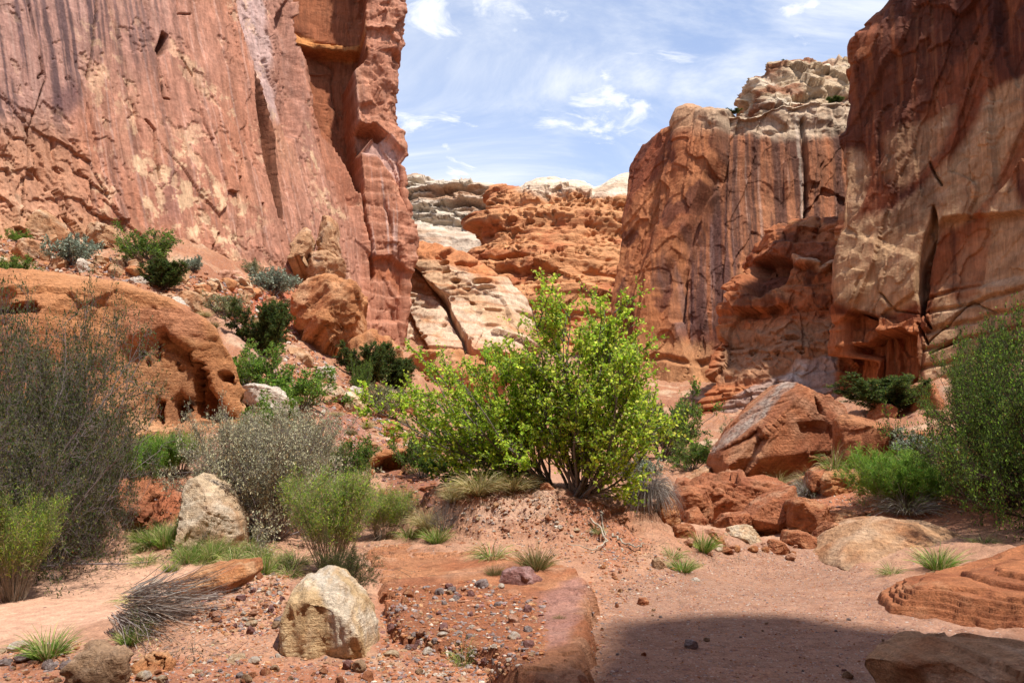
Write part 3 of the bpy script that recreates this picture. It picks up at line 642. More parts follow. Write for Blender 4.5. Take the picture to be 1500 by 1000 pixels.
# ---- 4 pocked orange butte
def butte():
    rim = [(733,276,106),(745,278,104),(760,284,103),(772,287,102),(796,276,101),(830,274,100),(868,284,99),(905,290,99),(960,295,100)]
    m1 = [(716,335,98),(740,330,96),(780,328,95),(830,330,94),(880,340,93),(960,350,94)]
    m2 = [(702,390,94),(740,385,91),(780,380,89),(830,382,88),(880,390,88),(960,400,90)]
    m3 = [(708,440,90),(740,440,87),(790,440,85),(840,440,84),(890,445,84),(960,450,86)]
    base = [(745,560,84),(780,560,80),(830,560,79),(880,560,79),(960,560,82)]
    lv = [base, m3, m2, m1, rim]
    lv = [[hide(r[0], 22, 7), hide(r[0], 5, .8)]+r for r in lv]
    def disp(c):
        P, px, py, s, z = c['P'], c['px'], c['py'], c['s'], c['z']
        d = nz(P, 9, 9, 6, oct=4, seed=91)*1.3+nz(P, 2.2, oct=4, seed=92)*0.35+fct(s, z, P, 6, 4, 1.0, 71, .1)+fct(s, z, P, 1.6, 1.0, .25, 72, .2)
        q = z/5.2+nz(P, 10, oct=3, seed=93)*0.8+0.35; b = q-np.floor(q); d += .9*(ss(b, 0, 0.2)-ss(b, 0.9, 1)); q = z/1.7+s*.05+nz(P, 6, oct=3, seed=90)*.5; b = q-np.floor(q); d += .35*(ss(b, 0, .2)-ss(b, .85, 1))
        reg = np.clip(ss(nz(P, 7, 7, 4, oct=3, seed=94), -0.3, 0.1), 0, 1)*ss(-py, -440, -410)
        for (a, b_, sd, th, dp) in [(2.6, 1.1, 22, 0.8, 1.3), (1.3, 0.6, 23, 0.5, .9), (.7, .4, 24, .5, .6)]:
            _, rb, f1, _ = voro(s/a+nz(P, 2, oct=2, seed=95)*0.4, z/b_, sd); d -= reg*dp*ss(0.12+.3*rb-f1, 0, 0.1)*(rb > th)
        d -= 2.0*line(px, py+nz(P, 5, oct=3, seed=96)*4, [(740,468),(790,478),(830,474)], 4)
        d += 1.5*line(px, py+nz(P, 5, oct=3, seed=97)*4, [(720,330),(800,322),(920,332)], 8)
        return d
    def paint(c):
        P, px, py, s, z = c['P'], c['px'], c['py'], c['s'], c['z']
        p = Paint(len(P), C(216, 138, 94))
        p.mix(C(190, 92, 54), ss(nz(P, 6, 6, 3, oct=5, seed=98), 0.0, 0.35)*0.8); p.mix(C(236, 160, 110), ss(nz(P, 5, 5, 3, oct=5, seed=99), 0.05, 0.4)*0.7)
        top = ss(-py-nz(P, 6, oct=3, seed=100)*14, -292, -284)*ss(px, 750, 765); p.mix(C(224, 196, 166), top*0.85)
        p.mul(1.15+0.22*nz(P, 1, oct=4, seed=101)); return p.c
    cliff('rounded orange butte pocked with small holes in the gap between the cliffs', lv, 1.15, disp, paint, M_FAR, topback=(30, 10), cat='butte', name='butte', vert=.4)
def white_dome():
    rim = [(745,285,150),(762,274,149),(770,268,148),(788,262,147),(812,259,146),(835,263,146),(855,264,146),(870,272,146),(885,265,145),(905,258,145),(930,255,145),(990,256,145)]
    base = [(740,330,130),(800,330,128),(850,332,128),(900,330,128),(990,330,130)]
    def disp(c):
        P, px, py, s, z = c['P'], c['px'], c['py'], c['s'], c['z']
        q = z/1.6+nz(P, 12, oct=3, seed=103)*0.8; b = q-np.floor(q)
        return nz(P, 9, oct=5, seed=104)*2.0+0.35*(ss(b, 0, .3)-ss(b, .85, 1))*ss(-px, -880, -860)
    def paint(c):
        P = c['P']; p = Paint(len(P), C(240, 218, 188)); p.mix(C(206, 160, 124), ss(nz(P, 8, 8, 3, oct=5, seed=105), 0.05, 0.3)*0.7)
        p.mul(1+0.12*nz(P, 1.5, oct=4, seed=106)); return p.c
    cliff('far white slickrock dome above the pocked orange butte', [base, rim], 1.2, disp, paint, M_FAR, topback=(40, 10), cat='rock dome', name='rock_dome', vert=.8)
# ---- 5 back right cliff
def back_cliff():
    rim = [(921,270,72),(924,243,71.5),(941,215,70.5),(968,198,69),(982,186,68),(1001,174,67),(1004,161,66.5),(1026,163,66),(1064,167,64),(1092,165,63.5),(1120,157,63.5),(1174,148,64),(1202,143,64),(1250,144,65),(1330,150,66)]
    def row(py_, xl, d): return [(xl,py_,70-d),(xl+25,py_,68.2-d),(968+(xl-921)*.8,py_,67-d),(1008+(xl-921)*.55,py_,65-d),(1066+(xl-921)*.3,py_,63-d),(1130,py_,63.3-d),(1200,py_,63.6-d),(1330,py_,65-d)]
    lv = [row(670, 893, 8), row(560, 894, 5.5), row(440, 899, 3.5), row(350, 912, 1.8), row(290, 919, .6), rim]
    lv = [[hide(r[0], 12, 7), hide(r[0], 5, 1.2)]+r for r in lv]
    def disp(c):
        P, px, py, s, z = c['P'], c['px'], c['py'], c['s'], c['z']
        d = nz(P, 9, 9, 12, oct=4, seed=111)*0.3+nz(P, 1.4, oct=4, seed=112)*0.14+fct(s, z, P, 6, 30, .35, 73, -.28)+fct(s, z, P, 1.8, 5, .16, 74, -.2)+fct(s, z, P, .7, 1, .05, 75)
        qx = px+nz(P, 4, oct=3, seed=113)*8; qy = py+nz(P, 4, oct=3, seed=114)*8
        r1, r2, f1, e = slabs(s-0.25*z, z, 4, 20, 31, 0.2, P); d += (r1-0.5)*0.5
        r1, r2, f1, e = slabs(s-0.2*z, z, 1.4, 3, 32, 0.5, P); d += (r1-0.5)*0.3*(r2 > 0.5)
        # steps along the two slanting arêtes on the left
        d -= 1.1*poly(qx, qy, [(1066,185),(1060,230),(1040,300),(1000,400),(985,470),(1100,700),(1400,700),(1400,0),(1066,0)], 4)
        d += .9*poly(qx, qy, [(1004,150),(1068,160),(1064,200),(1040,270),(1000,360),(970,430),(950,520),(935,560),(935,440),(970,320),(985,220)], 5)
        d -= 0.8*line(qx, qy, [(1064,230),(1030,300),(1000,390),(985,470)], 4)
        q = z/2.6+nz(P, 8, oct=3, seed=115)*0.6; b = q-np.floor(q)
        lo = ss(py, 500, 530); d += lo*0.5*(ss(b, 0, 0.2)-ss(b, 0.85, 1))
        # ledge 2
        hi = ss(-py, -205, -185)*(px > 1050); d += hi*0.6*nz(P, 2.5, 2.5, 1.2, oct=4, seed=116)-hi*0.5*(c['v']-0.9)
        _, rb, f1, _ = voro(s/1.6, z/.8, 33); d -= 0.6*ss(0.35-f1, 0, 0.2)*(rb > .6)*poly(px, py, [(1040,500),(1250,480),(1250,620),(1040,620)], 10)
        d -= 0.6*line(px, py, [(1182,170),(1186,300),(1185,312)], 3)
        return d
    def paint(c):
        P, px, py, s, z = c['P'], c['px'], c['py'], c['s'], c['z']
        qx = px+nz(P, 4, oct=4, seed=120)*16; qy = py+nz(P, 4, oct=4, seed=121)*16
        p = Paint(len(P), C(200, 116, 74))
        p.mix(C(176, 88, 54), ss(nz(P, 7, oct=4, seed=122), -0.1, 0.4)*0.8); p.mix(C(212, 140, 92), ss(nz(P, 5, 5, 3, oct=4, seed=123), 0.1, 0.5)*0.5)
        st = fbm(np.stack([s/0.9, z/22, s*0], 1), 5, 0.65); st2 = fbm(np.stack([s/0.35, z/16, s*0+3], 1), 4, 0.6)
        face = poly(qx, qy, [(1060,190),(1250,185),(1260,480),(1180,480),(1090,370),(1040,480),(985,480),(1000,400),(1040,300)], 14)
        p.mix(C(168, 100, 74), face*0.7); p.mix(C(92, 54, 48), face*ss(st, -0.15, 0.12)*0.85); p.mix(C(104, 62, 52), ss(st+.4*nz(P, 8, oct=3, seed=119), .12, .3)*.5)
        p.mix(C(196, 150, 128), face*ss(st2, 0.1, 0.3)*0.6*ss(py, 200, 260)); p.mix(C(186, 96, 56), face*ss(-st, 0.1, 0.4)*0.45)
        dk = poly(qx, qy, [(1000,330),(1060,300),(1090,400),(1060,470),(1030,520),(985,500),(975,420)], 20)
        p.mix(C(108, 66, 62), dk*0.75*ss(st+0.15, -0.1, 0.25)); p.mix(C(140, 108, 104), dk*ss(st2, 0.0, 0.3)*0.35)
        p.mix(C(148, 66, 42), poly(qx, qy, [(920,230),(960,205),(990,200),(975,260),(940,280),(920,330)], 12)*0.8)
        pat = ss(nz(P, 2.6, 2.6, 5, oct=5, seed=124), 0.08, 0.16); p.mix(C(112, 58, 48), pat*0.75*(1-face)*ss(-py, -560, -480))
        lo = ss(py, 520, 560); p.mix(C(184, 126, 88), lo*0.7); p.mix(C(206, 156, 116), lo*ss(np.sin(z*3+nz(P, 5, oct=3, seed=125)*4), .3, 1)*0.4)
        p.mix(C(196, 132, 88), poly(qx, qy, [(940,490),(1040,500),(1040,560),(935,560)], 14)*0.6)
        hi = ss(-qy, -202, -184)*ss(px, 1040, 1070); p.mix(C(214, 188, 156), hi*0.85); p.mix(C(170, 116, 84), hi*ss(nz(P, 3, 3, 1, oct=4, seed=126), 0, .3)*0.5)
        p.mix(C(216, 176, 134), ss(-qy, -215, -180)*poly(qx, qy, [(995,150),(1064,150),(1060,210),(1000,205)], 10)*0.6)
        bl = np.clip(line(qx*.4+px*.6, py, [(1179,170),(1185,310)], 4)+line(px, py, [(1205,190),(1215,290)], 2.5)*.5+line(px, py, [(1235,150),(1240,210)], 5)*.7+line(px, py, [(1222,150),(1224,200)], 3)*.6, 0, 1)
        p.mix(C(62, 44, 40), bl*0.8*ss(st2, -.35, .1)); p.mix(C(230, 205, 180), line(px, py, [(1173,165),(1180,320)], 2)*.5)
        p.mix(C(176, 146, 128), poly(qx, qy, [(1080,560),(1160,540),(1220,500),(1225,640),(1040,660)], 8)*0.7)
        p.mul(1+0.18*nz(P, .7, oct=4, seed=127, rough=.6)); return p.c
    cliff('high red-brown cliff with dark varnish streaks and a cream rim', lv, 1.2, disp, paint, M_CLIFF, topback=(9, 4), bdx=.5)
def cap():
    rim = [(1088,150,88),(1090,142,86),(1100,126,85),(1112,110,84),(1128,93,84),(1165,90,84),(1200,88,84),(1253,90,84),(1320,92,84)]
    base = [(1084,185,80),(1120,185,77),(1180,180,76),(1250,180,76),(1320,180,76)]; md = [(1090,160,84),(1120,140,80),(1180,140,79),(1250,140,79),(1320,140,79)]
    lv = [base, md, rim]; lv = [[hide(r[0], 20, 5)]+r for r in lv]
    def disp(c):
        P, s, z = c['P'], c['s'], c['z']; q = z/1.5+nz(P, 7, oct=3, seed=131)*0.7; b = q-np.floor(q)
        r1, r2, f1, e = slabs(s, z, 3.5, 2.2, 34, .6, P)
        return nz(P, 5, oct=5, seed=132, rough=.6)*2.4+fct(s, z, P, 3, 2, 1.1, 79)+fct(s, z, P, 1.2, .8, .35, 80)+(r1-.5)*1.0-.5*np.exp(-e/.06)
    def paint(c):
        P, px, py = c['P'], c['px'], c['py']; p = Paint(len(P), C(212, 180, 142))
        p.mix(C(160, 88, 58), ss(nz(P, 4, 4, 2.5, oct=5, seed=133), -.1, .1)*.85); p.mix(C(236, 214, 184), ss(nz(P, 5, 5, 2, oct=4, seed=134), .1, .4)*.7)
        p.mul(1+.2*nz(P, .8, oct=4, seed=135)); return p.c
    cliff('blocky cream and brown rock knob on top of the streaked back cliff', lv, 1.2, disp, paint, M_FAR, topback=(16, 6), bdx=.3, cat='summit', name='rock_summit', vert=.4)
def lump():
    rim = [(1090,385,52),(1100,368,51),(1128,338,50),(1146,328,50),(1150,338,50),(1166,318,50),(1188,315,50),(1196,328,50),(1222,316,49),(1300,314,49)]
    r2 = [(1096,400,50),(1120,375,49),(1150,370,48),(1190,370,47),(1230,370,47),(1300,370,47)]
    r3 = [(1062,440,49),(1100,440,47.5),(1150,440,46),(1190,440,45.5),(1230,440,45),(1300,440,45)]
    r4 = [(1045,520,47),(1090,520,46),(1150,520,44.5),(1190,520,44),(1230,520,43),(1300,520,43)]
    r5 = [(1030,680,43),(1090,680,42),(1150,680,41),(1190,680,40),(1240,680,40),(1300,680,40)]
    lv = [r5, r4, r3, r2, rim]; lv = [[hide(r[0], 14, 4), hide(r[0], 3, .4)]+r for r in lv]
    def disp(c):
        P, px, py, s, z = c['P'], c['px'], c['py'], c['s'], c['z']
        q = z/1.7+nz(P, 5, oct=3, seed=141)*0.7; b = q-np.floor(q)
        d = nz(P, 4, oct=4, seed=142)*.9+nz(P, 1, oct=4, seed=143)*0.2+.25*(ss(b, 0, .3)-ss(b, .85, 1))+fct(s, z, P, 2.8, 2.4, .6, 76)+fct(s, z, P, 1.0, .9, .2, 77)+fct(s, z, P, .4, .35, .12, 78)
        qx = px+nz(P, 2, oct=3, seed=144)*6; qy = py+nz(P, 2, oct=3, seed=145)*6
        d -= 1.6*poly(qx, qy, [(1100,385),(1130,378),(1160,385),(1155,410),(1120,440),(1100,430)], 6)
        d += .7*line(qx, qy, [(1165,382),(1190,392),(1200,402),(1222,390)], 5)
        _, rb, f1, _ = voro(s/1.0+nz(P, 1, oct=2, seed=3), z/.4, 35); d -= .35*ss(.5*rb-.1-f1, 0, .12)*ss(np.sin(z*2.2+nz(P, 3, oct=2, seed=4)*2), 0, .5)*ss(py, 460, 480)*ss(-py, -560, -540)
        lo = ss(py, 560, 580); q = z/.45+nz(P, 3, oct=3, seed=146)*.6-s*.25; b = q-np.floor(q); d += lo*.25*(ss(b, 0, .3)-ss(b, .8, 1))
        return d
    def paint(c):
        P, px, py, s, z = c['P'], c['px'], c['py'], c['s'], c['z']
        qx = px+nz(P, 2, oct=3, seed=144)*6; qy = py+nz(P, 2, oct=3, seed=145)*6
        p = Paint(len(P), C(186, 100, 60)); p.mix(C(146, 70, 46), ss(nz(P, 3, oct=5, seed=147), 0, .3)*.7); p.mix(C(206, 134, 90), ss(nz(P, 3, 3, 1.2, oct=5, seed=148), .05, .35)*.6)
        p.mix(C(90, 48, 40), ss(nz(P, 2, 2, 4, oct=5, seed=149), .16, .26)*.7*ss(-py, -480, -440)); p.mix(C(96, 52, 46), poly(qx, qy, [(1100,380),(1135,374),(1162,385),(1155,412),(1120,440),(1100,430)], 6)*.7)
        p.mix(C(224, 180, 140), line(qx, qy, [(1165,382),(1190,392),(1200,402),(1222,390)], 4)*.7)  # sunlit ledge top brightened in the colour
        p.mix(C(178, 134, 100), poly(qx, qy, [(1060,480),(1225,470),(1225,560),(1050,560)], 12)*.7)
        gr = poly(qx, qy, [(1070,590),(1110,565),(1160,545),(1225,515),(1225,680),(1040,680),(1050,610)], 6); p.mix(C(176, 150, 136), gr*.8)
        p.mix(C(232, 208, 188), poly(qx, qy, [(1150,560),(1168,530),(1185,530),(1175,560)], 8)*.7)
        p.mul(1.0+.2*nz(P, .5, oct=4, seed=150)); return p.c
    cliff('lumpy rust-coloured rock outcrop standing between the two right-hand cliffs', lv, 1.2, disp, paint, M_CLIFF, topback=(10, 4), bdx=.3, cat='outcrop', name='rock_outcrop', vert=.4)
# ---- 6 near right cliff
def right_cliff():
    ey = [-300,-60,0,25,55,100,150,200,240,300,350,400,440,475,520,600]; ex = [1400,1335,1308,1290,1258,1256,1254,1244,1240,1229,1227,1222,1220,1229,1227,1221]
    lv = []
    for yy in [615,560,520,480,440,400,350,300,240,200,150,100,55,25,0,-60,-300]:
        v = (615-yy)/915.0; e = np.interp(yy, ey, ex); b = 1.5*v
        ec = W(e, yy, 40.4+b)
        E = ('w', *ec); lv.append([hide(E, 26, 10), hide(E, 4, .5), E, (e+14,yy,40+b),(1345-(1-v)*3,yy,37.8+b),(1420,yy,36.6+b),(1500,yy,34.5+b),(1600,yy,32+b),(1900,yy,29+b),(2300,yy,27+b)])
    def disp(c):
        P, px, py, s, z = c['P'], c['px'], c['py'], c['s'], c['z']
        qx = px+nz(P, 2.5, oct=3, seed=151)*8; qy = py+nz(P, 2.5, oct=3, seed=152)*8
        d = nz(P, 7, 7, 10, oct=4, seed=153)*.25+nz(P, 1.2, oct=4, seed=154)*0.05+fct(s, z, P, 4.5, 12, .42, 81, -.45)+fct(s, z, P, 1.4, 5, .08, 82, -.35)+fct(s, z, P, .5, .7, .05, 83, -.3)
        r1, r2, f1, e = slabs(s-.35*z, z, 2.4, 14, 41, .25, P); d += (r1-.5)*.4
        r1, r2, f1, e = slabs(s-.35*z, z, 1.0, 2.6, 42, .5, P); d += (r1-.5)*.35*(r2 > .45)
        up = ss(-py, -330, -200); d += up*(nz(P, 1.6, 1.6, 7, oct=4, seed=155)*.3+fct(s, z, P, .9, 6, .25, 84))
        d -= 1.1*poly(qx, qy, [(1366,300),(1373,330),(1356,420),(1349,475),(1340,430),(1350,365)], 3)
        d -= .5*poly(qx, qy, [(1380,320),(1345,400),(1345,600),(1600,620),(1600,300)], 5)
        # undercut alcove with fluted back wall
        d -= 2.3*poly(qx*.4+px*.6, qy*.4+py*.6, [(1217,560),(1226,528),(1238,506),(1262,503),(1280,488),(1300,487),(1320,481),(1331,488),(1340,494),(1344,550),(1343,660),(1205,660)], 4)
        d -= 1.2*poly(qx*.4+px*.6, qy*.4+py*.6, [(1236,520),(1238,470),(1252,455),(1290,468),(1289,480),(1268,500),(1250,500)], 4)
        d -= .9*poly(px, py, [(1328,494),(1344,488),(1344,522),(1330,524)], 3)
        al = poly(px, py, [(1215,480),(1345,480),(1345,660),(1210,660)], 5)
        fl = np.sin(s/.55*3.14+nz(P, 1.2, 1.2, 12, oct=2, seed=156)*3); d += al*(.32*np.abs(fl)+nz(P, .25, .25, 5, oct=3, seed=157)*.12)
        for pts, ww, dp in [([(1360,235),(1372,260),(1378,270)],1.5,.4),([(1345,475),(1356,505)],1.6,.5),([(1356,505),(1420,440),(1450,455)],1.2,.25),([(1360,520),(1400,500)],1.6,.3),([(1243,560),(1247,610)],1.5,.5),([(1345,440),(1362,480)],1.6,.6),([(1290,430),(1310,455),(1345,460)],1.2,.25)]: d -= dp*line(qx, qy, pts, ww)
        lo = poly(qx, qy, [(1345,420),(1600,400),(1600,620),(1350,620)], 12); q = z/.8+nz(P, 3, oct=3, seed=158)*.7-s*.25; b = q-np.floor(q); d += lo*.28*(ss(b, 0, .25)-ss(b, .8, 1))
        lam = np.sin(z*6-s*2.4+nz(P, 4, oct=3, seed=163)*6); d += .02*lam
        d += 0.15*poly(qx, qy, [(1222,330),(1345,380),(1350,440),(1290,470),(1235,452),(1222,430)], 10)
        return d
    def paint(c):
        P, px, py, s, z = c['P'], c['px'], c['py'], c['s'], c['z']
        qx = px+nz(P, 2.5, oct=4, seed=160)*14; qy = py+nz(P, 2.5, oct=4, seed=161)*14
        st = fbm(np.stack([s/.7, z/12, s*0], 1), 5, .65); st2 = fbm(np.stack([s/.25, z/8, s*0+3], 1), 4, .6)
        p = Paint(len(P), C(172, 96, 62)); p.mix(C(138, 66, 44), ss(nz(P, 6, oct=4, seed=162), -.2, .3)*.8)
        tan = np.clip(poly(qx, qy, [(1228,345),(1260,320),(1310,300),(1360,270),(1400,225),(1432,180),(1450,130),(1500,110),(1500,175),(1460,240),(1440,300),(1400,330),(1370,340),(1345,400),(1350,440),(1290,465),(1225,440)], 12)+
             .8*poly(qx, qy, [(1246,215),(1262,215),(1275,250),(1262,310),(1240,330),(1232,300)], 8)+poly(qx, qy, [(1370,420),(1430,330),(1475,265),(1500,300),(1560,300),(1560,640),(1345,640),(1350,520),(1370,470)], 14)+
             .7*poly(qx, qy, [(1290,200),(1330,180),(1400,160),(1380,220),(1320,280),(1290,260)], 14), 0, 1)
        p.mix(C(206, 162, 118), tan*.92); lam = np.sin(z*6-s*2.4+nz(P, 4, oct=3, seed=163)*6); p.mix(C(158, 106, 72), tan*ss(lam, .2, .9)*.35)
        p.mix(C(214, 176, 138), tan*ss(nz(P, 2.5, 2.5, .8, oct=4, seed=164), .1, .4)*.5)
        var = ss(nz(P, 3.5, 3.5, 7, oct=5, seed=165)+.25*ss(-py, -330, -120)+.2*st, .05, .22)*(1-tan*.8)
        p.mix(C(96, 46, 36), var*.85); p.mix(C(70, 36, 36), var*ss(st, .05, .35)*.6); p.mix(C(196, 104, 60), ss(-st, .1, .35)*.35*(1-tan))
        p.mix(C(196, 120, 84), ss(st2, .2, .4)*.25)
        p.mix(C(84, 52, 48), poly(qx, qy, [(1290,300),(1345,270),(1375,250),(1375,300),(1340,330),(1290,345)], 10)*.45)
        al = poly(px, py, [(1215,460),(1345,470),(1345,660),(1205,660)], 5); p.mix(C(204, 116, 74), al*.8); p.mix(C(120, 58, 42), al*ss(st2+st*.5, .05, .3)*.75)  # lit columns and shadowed gaps of the flutes put into the colour
        p.mix(C(178, 96, 60), poly(qx, qy, [(1375,330),(1440,320),(1440,400),(1420,440),(1360,430)], 10)*.6); p.mix(C(92, 46, 38), poly(qx, qy, [(1375,330),(1440,320),(1440,400),(1420,440),(1360,430)], 10)*ss(st, .05, .3)*.7)
        p.mul(.98+.22*nz(P, .5, oct=4, seed=166, rough=.6)); return p.c
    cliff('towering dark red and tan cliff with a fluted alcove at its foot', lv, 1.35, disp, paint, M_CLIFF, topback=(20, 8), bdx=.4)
# ---- 7 canyon wall behind the viewer: it shades the wash
def shade_wall():
    H = 25.0
    g = [W(*a) for a in [(-900,990,6.0),(-300,1020,5.6),(0,1015,5.6),(380,1010,5.7),(560,1002,5.9),(700,990,6.1),(820,975,6.3),(872,905,7.9),(905,874,8.9),(1000,872,8.95),(1150,872,8.9),(1290,898,8.2),(1330,925,7.5),(1430,930,7.3),(1560,905,7.9),(1530,800,12),(1460,705,17),(1560,690,18)]]
    off = SUN*(H/SUN[2])
    rim = [np.array([q[0]+off[0], q[1]+off[1]+.55, H]) for q in g]
    rim = [np.array([-45., -16, H])]+rim+[np.array([45., 9, H])]
    R = np.array(rim); n = 260
    t = np.r_[0, np.cumsum(np.linalg.norm(np.diff(R, axis=0), axis=1))]; u = np.linspace(0, t[-1], n)
    R = np.stack([np.interp(u, t, R[:, k]) for k in range(3)], 1)
    rows = []
    for k in range(90):
        v = k/89.0; q = R.copy(); q[:, 2] = -2+v*(H+2); q[:, 1] -= (1-v)*1.2; q[:, 0] += (1-v)*0.6; rows.append(q)
    for b in (1, 6, 20): q = R.copy(); q[:, 1] -= b; q[:, 0] += b*.5; rows.append(q)
    q = rows[-1].copy(); q[:, 2] = -2; rows.append(q)
    G = np.array(rows); P = G.reshape(-1, 3)
    amp = np.repeat(np.r_[1-np.clip((np.arange(90)-60)/30., 0, 1)*.45, [.5]*4], n)
    P2 = P.copy(); P2[:, 1] += nz(P, 4, 4, 7, oct=4, seed=171)*1.5*amp-1.2*amp; P2[:, 2] += nz(P, 1.2, oct=4, seed=172)*.9*(np.repeat(np.arange(94), n) >= 80)
    p = Paint(len(P), C(196, 116, 80)); p.mix(C(130, 70, 52), ss(nz(P, 5, 5, 9, oct=4, seed=173), 0, .3)*.7)
    o = mesh_np('cliff', P2, gridfaces(n, 94), M_CLIFF, p.c)
    tag(o, 'red canyon wall behind the viewer whose shadow covers the near wash', 'cliff')
# ------------------------------------------------------------------ boulders
_ICO = {}
def ico(l):
    if l not in _ICO:
        bm = bmesh.new(); bmesh.ops.create_icosphere(bm, subdivisions=l, radius=1)
        V = np.array([v.co[:] for v in bm.verts]); Fq = np.array([[v.index for v in f.verts] for f in bm.faces]); bm.free()
        _ICO[l] = (V/np.linalg.norm(V, axis=1, keepdims=True), Fq)
    return _ICO[l]
KIND = {  # base, second, third colour
 'orange': (C(214,134,88), C(188,102,64), C(234,176,130)), 'red': (C(196,114,78), C(156,80,54), C(216,150,112)), 'cream': (C(230,198,158), C(206,150,108), C(240,220,192)),
 'yellow': (C(228,190,138), C(214,164,110), C(242,224,198)), 'tan': (C(214,158,116), C(190,114,74), C(232,192,154)), 'purple': (C(168,112,108), C(134,80,78), C(198,156,150)),
 'grey': (C(170,150,144), C(128,96,92), C(206,192,182)), 'white': (C(228,208,186), C(206,170,140), C(240,228,212)), 'brown': (C(192,150,114), C(160,112,80), C(212,178,144)),
 'pink': (C(214,146,118), C(188,110,86), C(232,182,158)), 'bank': (C(196,112,78), C(160,82,58), C(214,150,116))}
def finish_rock(V, nrm, kind, seed, S, bed=0.0, tilt=(0.2, 0, 1), rough=0.05, layers=0.0):
    """surface detail and pigment for a rock of size S"""
    P = V+seed*3.7
    t = np.array(tilt, float); t /= np.linalg.norm(t); q = P@t
    d = nz(P, .45*S, oct=4, seed=seed % 50, rough=.55)*rough*S*1.2+nz(P, .12*S, oct=4, seed=(seed+3) % 50, rough=.6)*rough*S*.4
    u_ = P[:, 0]*.85+P[:, 1]*.5; w_ = P[:, 2]*.9-P[:, 0]*.3+P[:, 1]*.2; wn = nz(P, .3*S, oct=3, seed=(seed+2) % 50)*.15
    d = d+S*rough*(1.1*facets(u_/(.32*S)+wn, w_/(.26*S)+wn, seed % 50)+.45*facets(u_/(.12*S)+wn, w_/(.10*S), (seed+1) % 50)+.15*facets(u_/(.045*S), w_/(.04*S), (seed+4) % 50))
    if layers:
        a = q/(.085*S)+nz(P, .6*S, oct=3, seed=(seed+5) % 50)*.7; b = a-np.floor(a)
        d = d+layers*S*.022*(ss(b, 0, .3)-ss(b, .82, 1))
    V = V+nrm*d[:, None]
    b0, b1, b2 = KIND[kind]
    p = Paint(len(V), b0); p.mix(b1, ss(nz(P, .6*S, oct=5, seed=(seed+7) % 50), -.05, .35)*.75); p.mix(b2, ss(nz(P, .5*S, oct=5, seed=(seed+9) % 50), .02, .35)*.75)
    if layers or bed:
        lm = perlin(np.stack([q/(.035*S)+nz(P, .8*S, oct=3, seed=(seed+11) % 50)*1.2, q*0, q*0+seed], 1)); p.mix(b1, ss(lm, .1, .5)*.5*max(layers, bed)); p.mix(b2, ss(-lm, .15, .5)*.4*max(layers, bed))
    p.mul(1+.25*nz(P, .1*S, oct=3, seed=(seed+13) % 50))
    return V, p
def vnormals(V, Fq):
    n = np.zeros_like(V); a, b, c = V[Fq[:, 0]], V[Fq[:, 1]], V[Fq[:, 2]]; fn = np.cross(b-a, c-a)
    for k in range(3): np.add.at(n, Fq[:, k], fn)
    return n/np.maximum(np.linalg.norm(n, axis=1, keepdims=True), 1e-12)
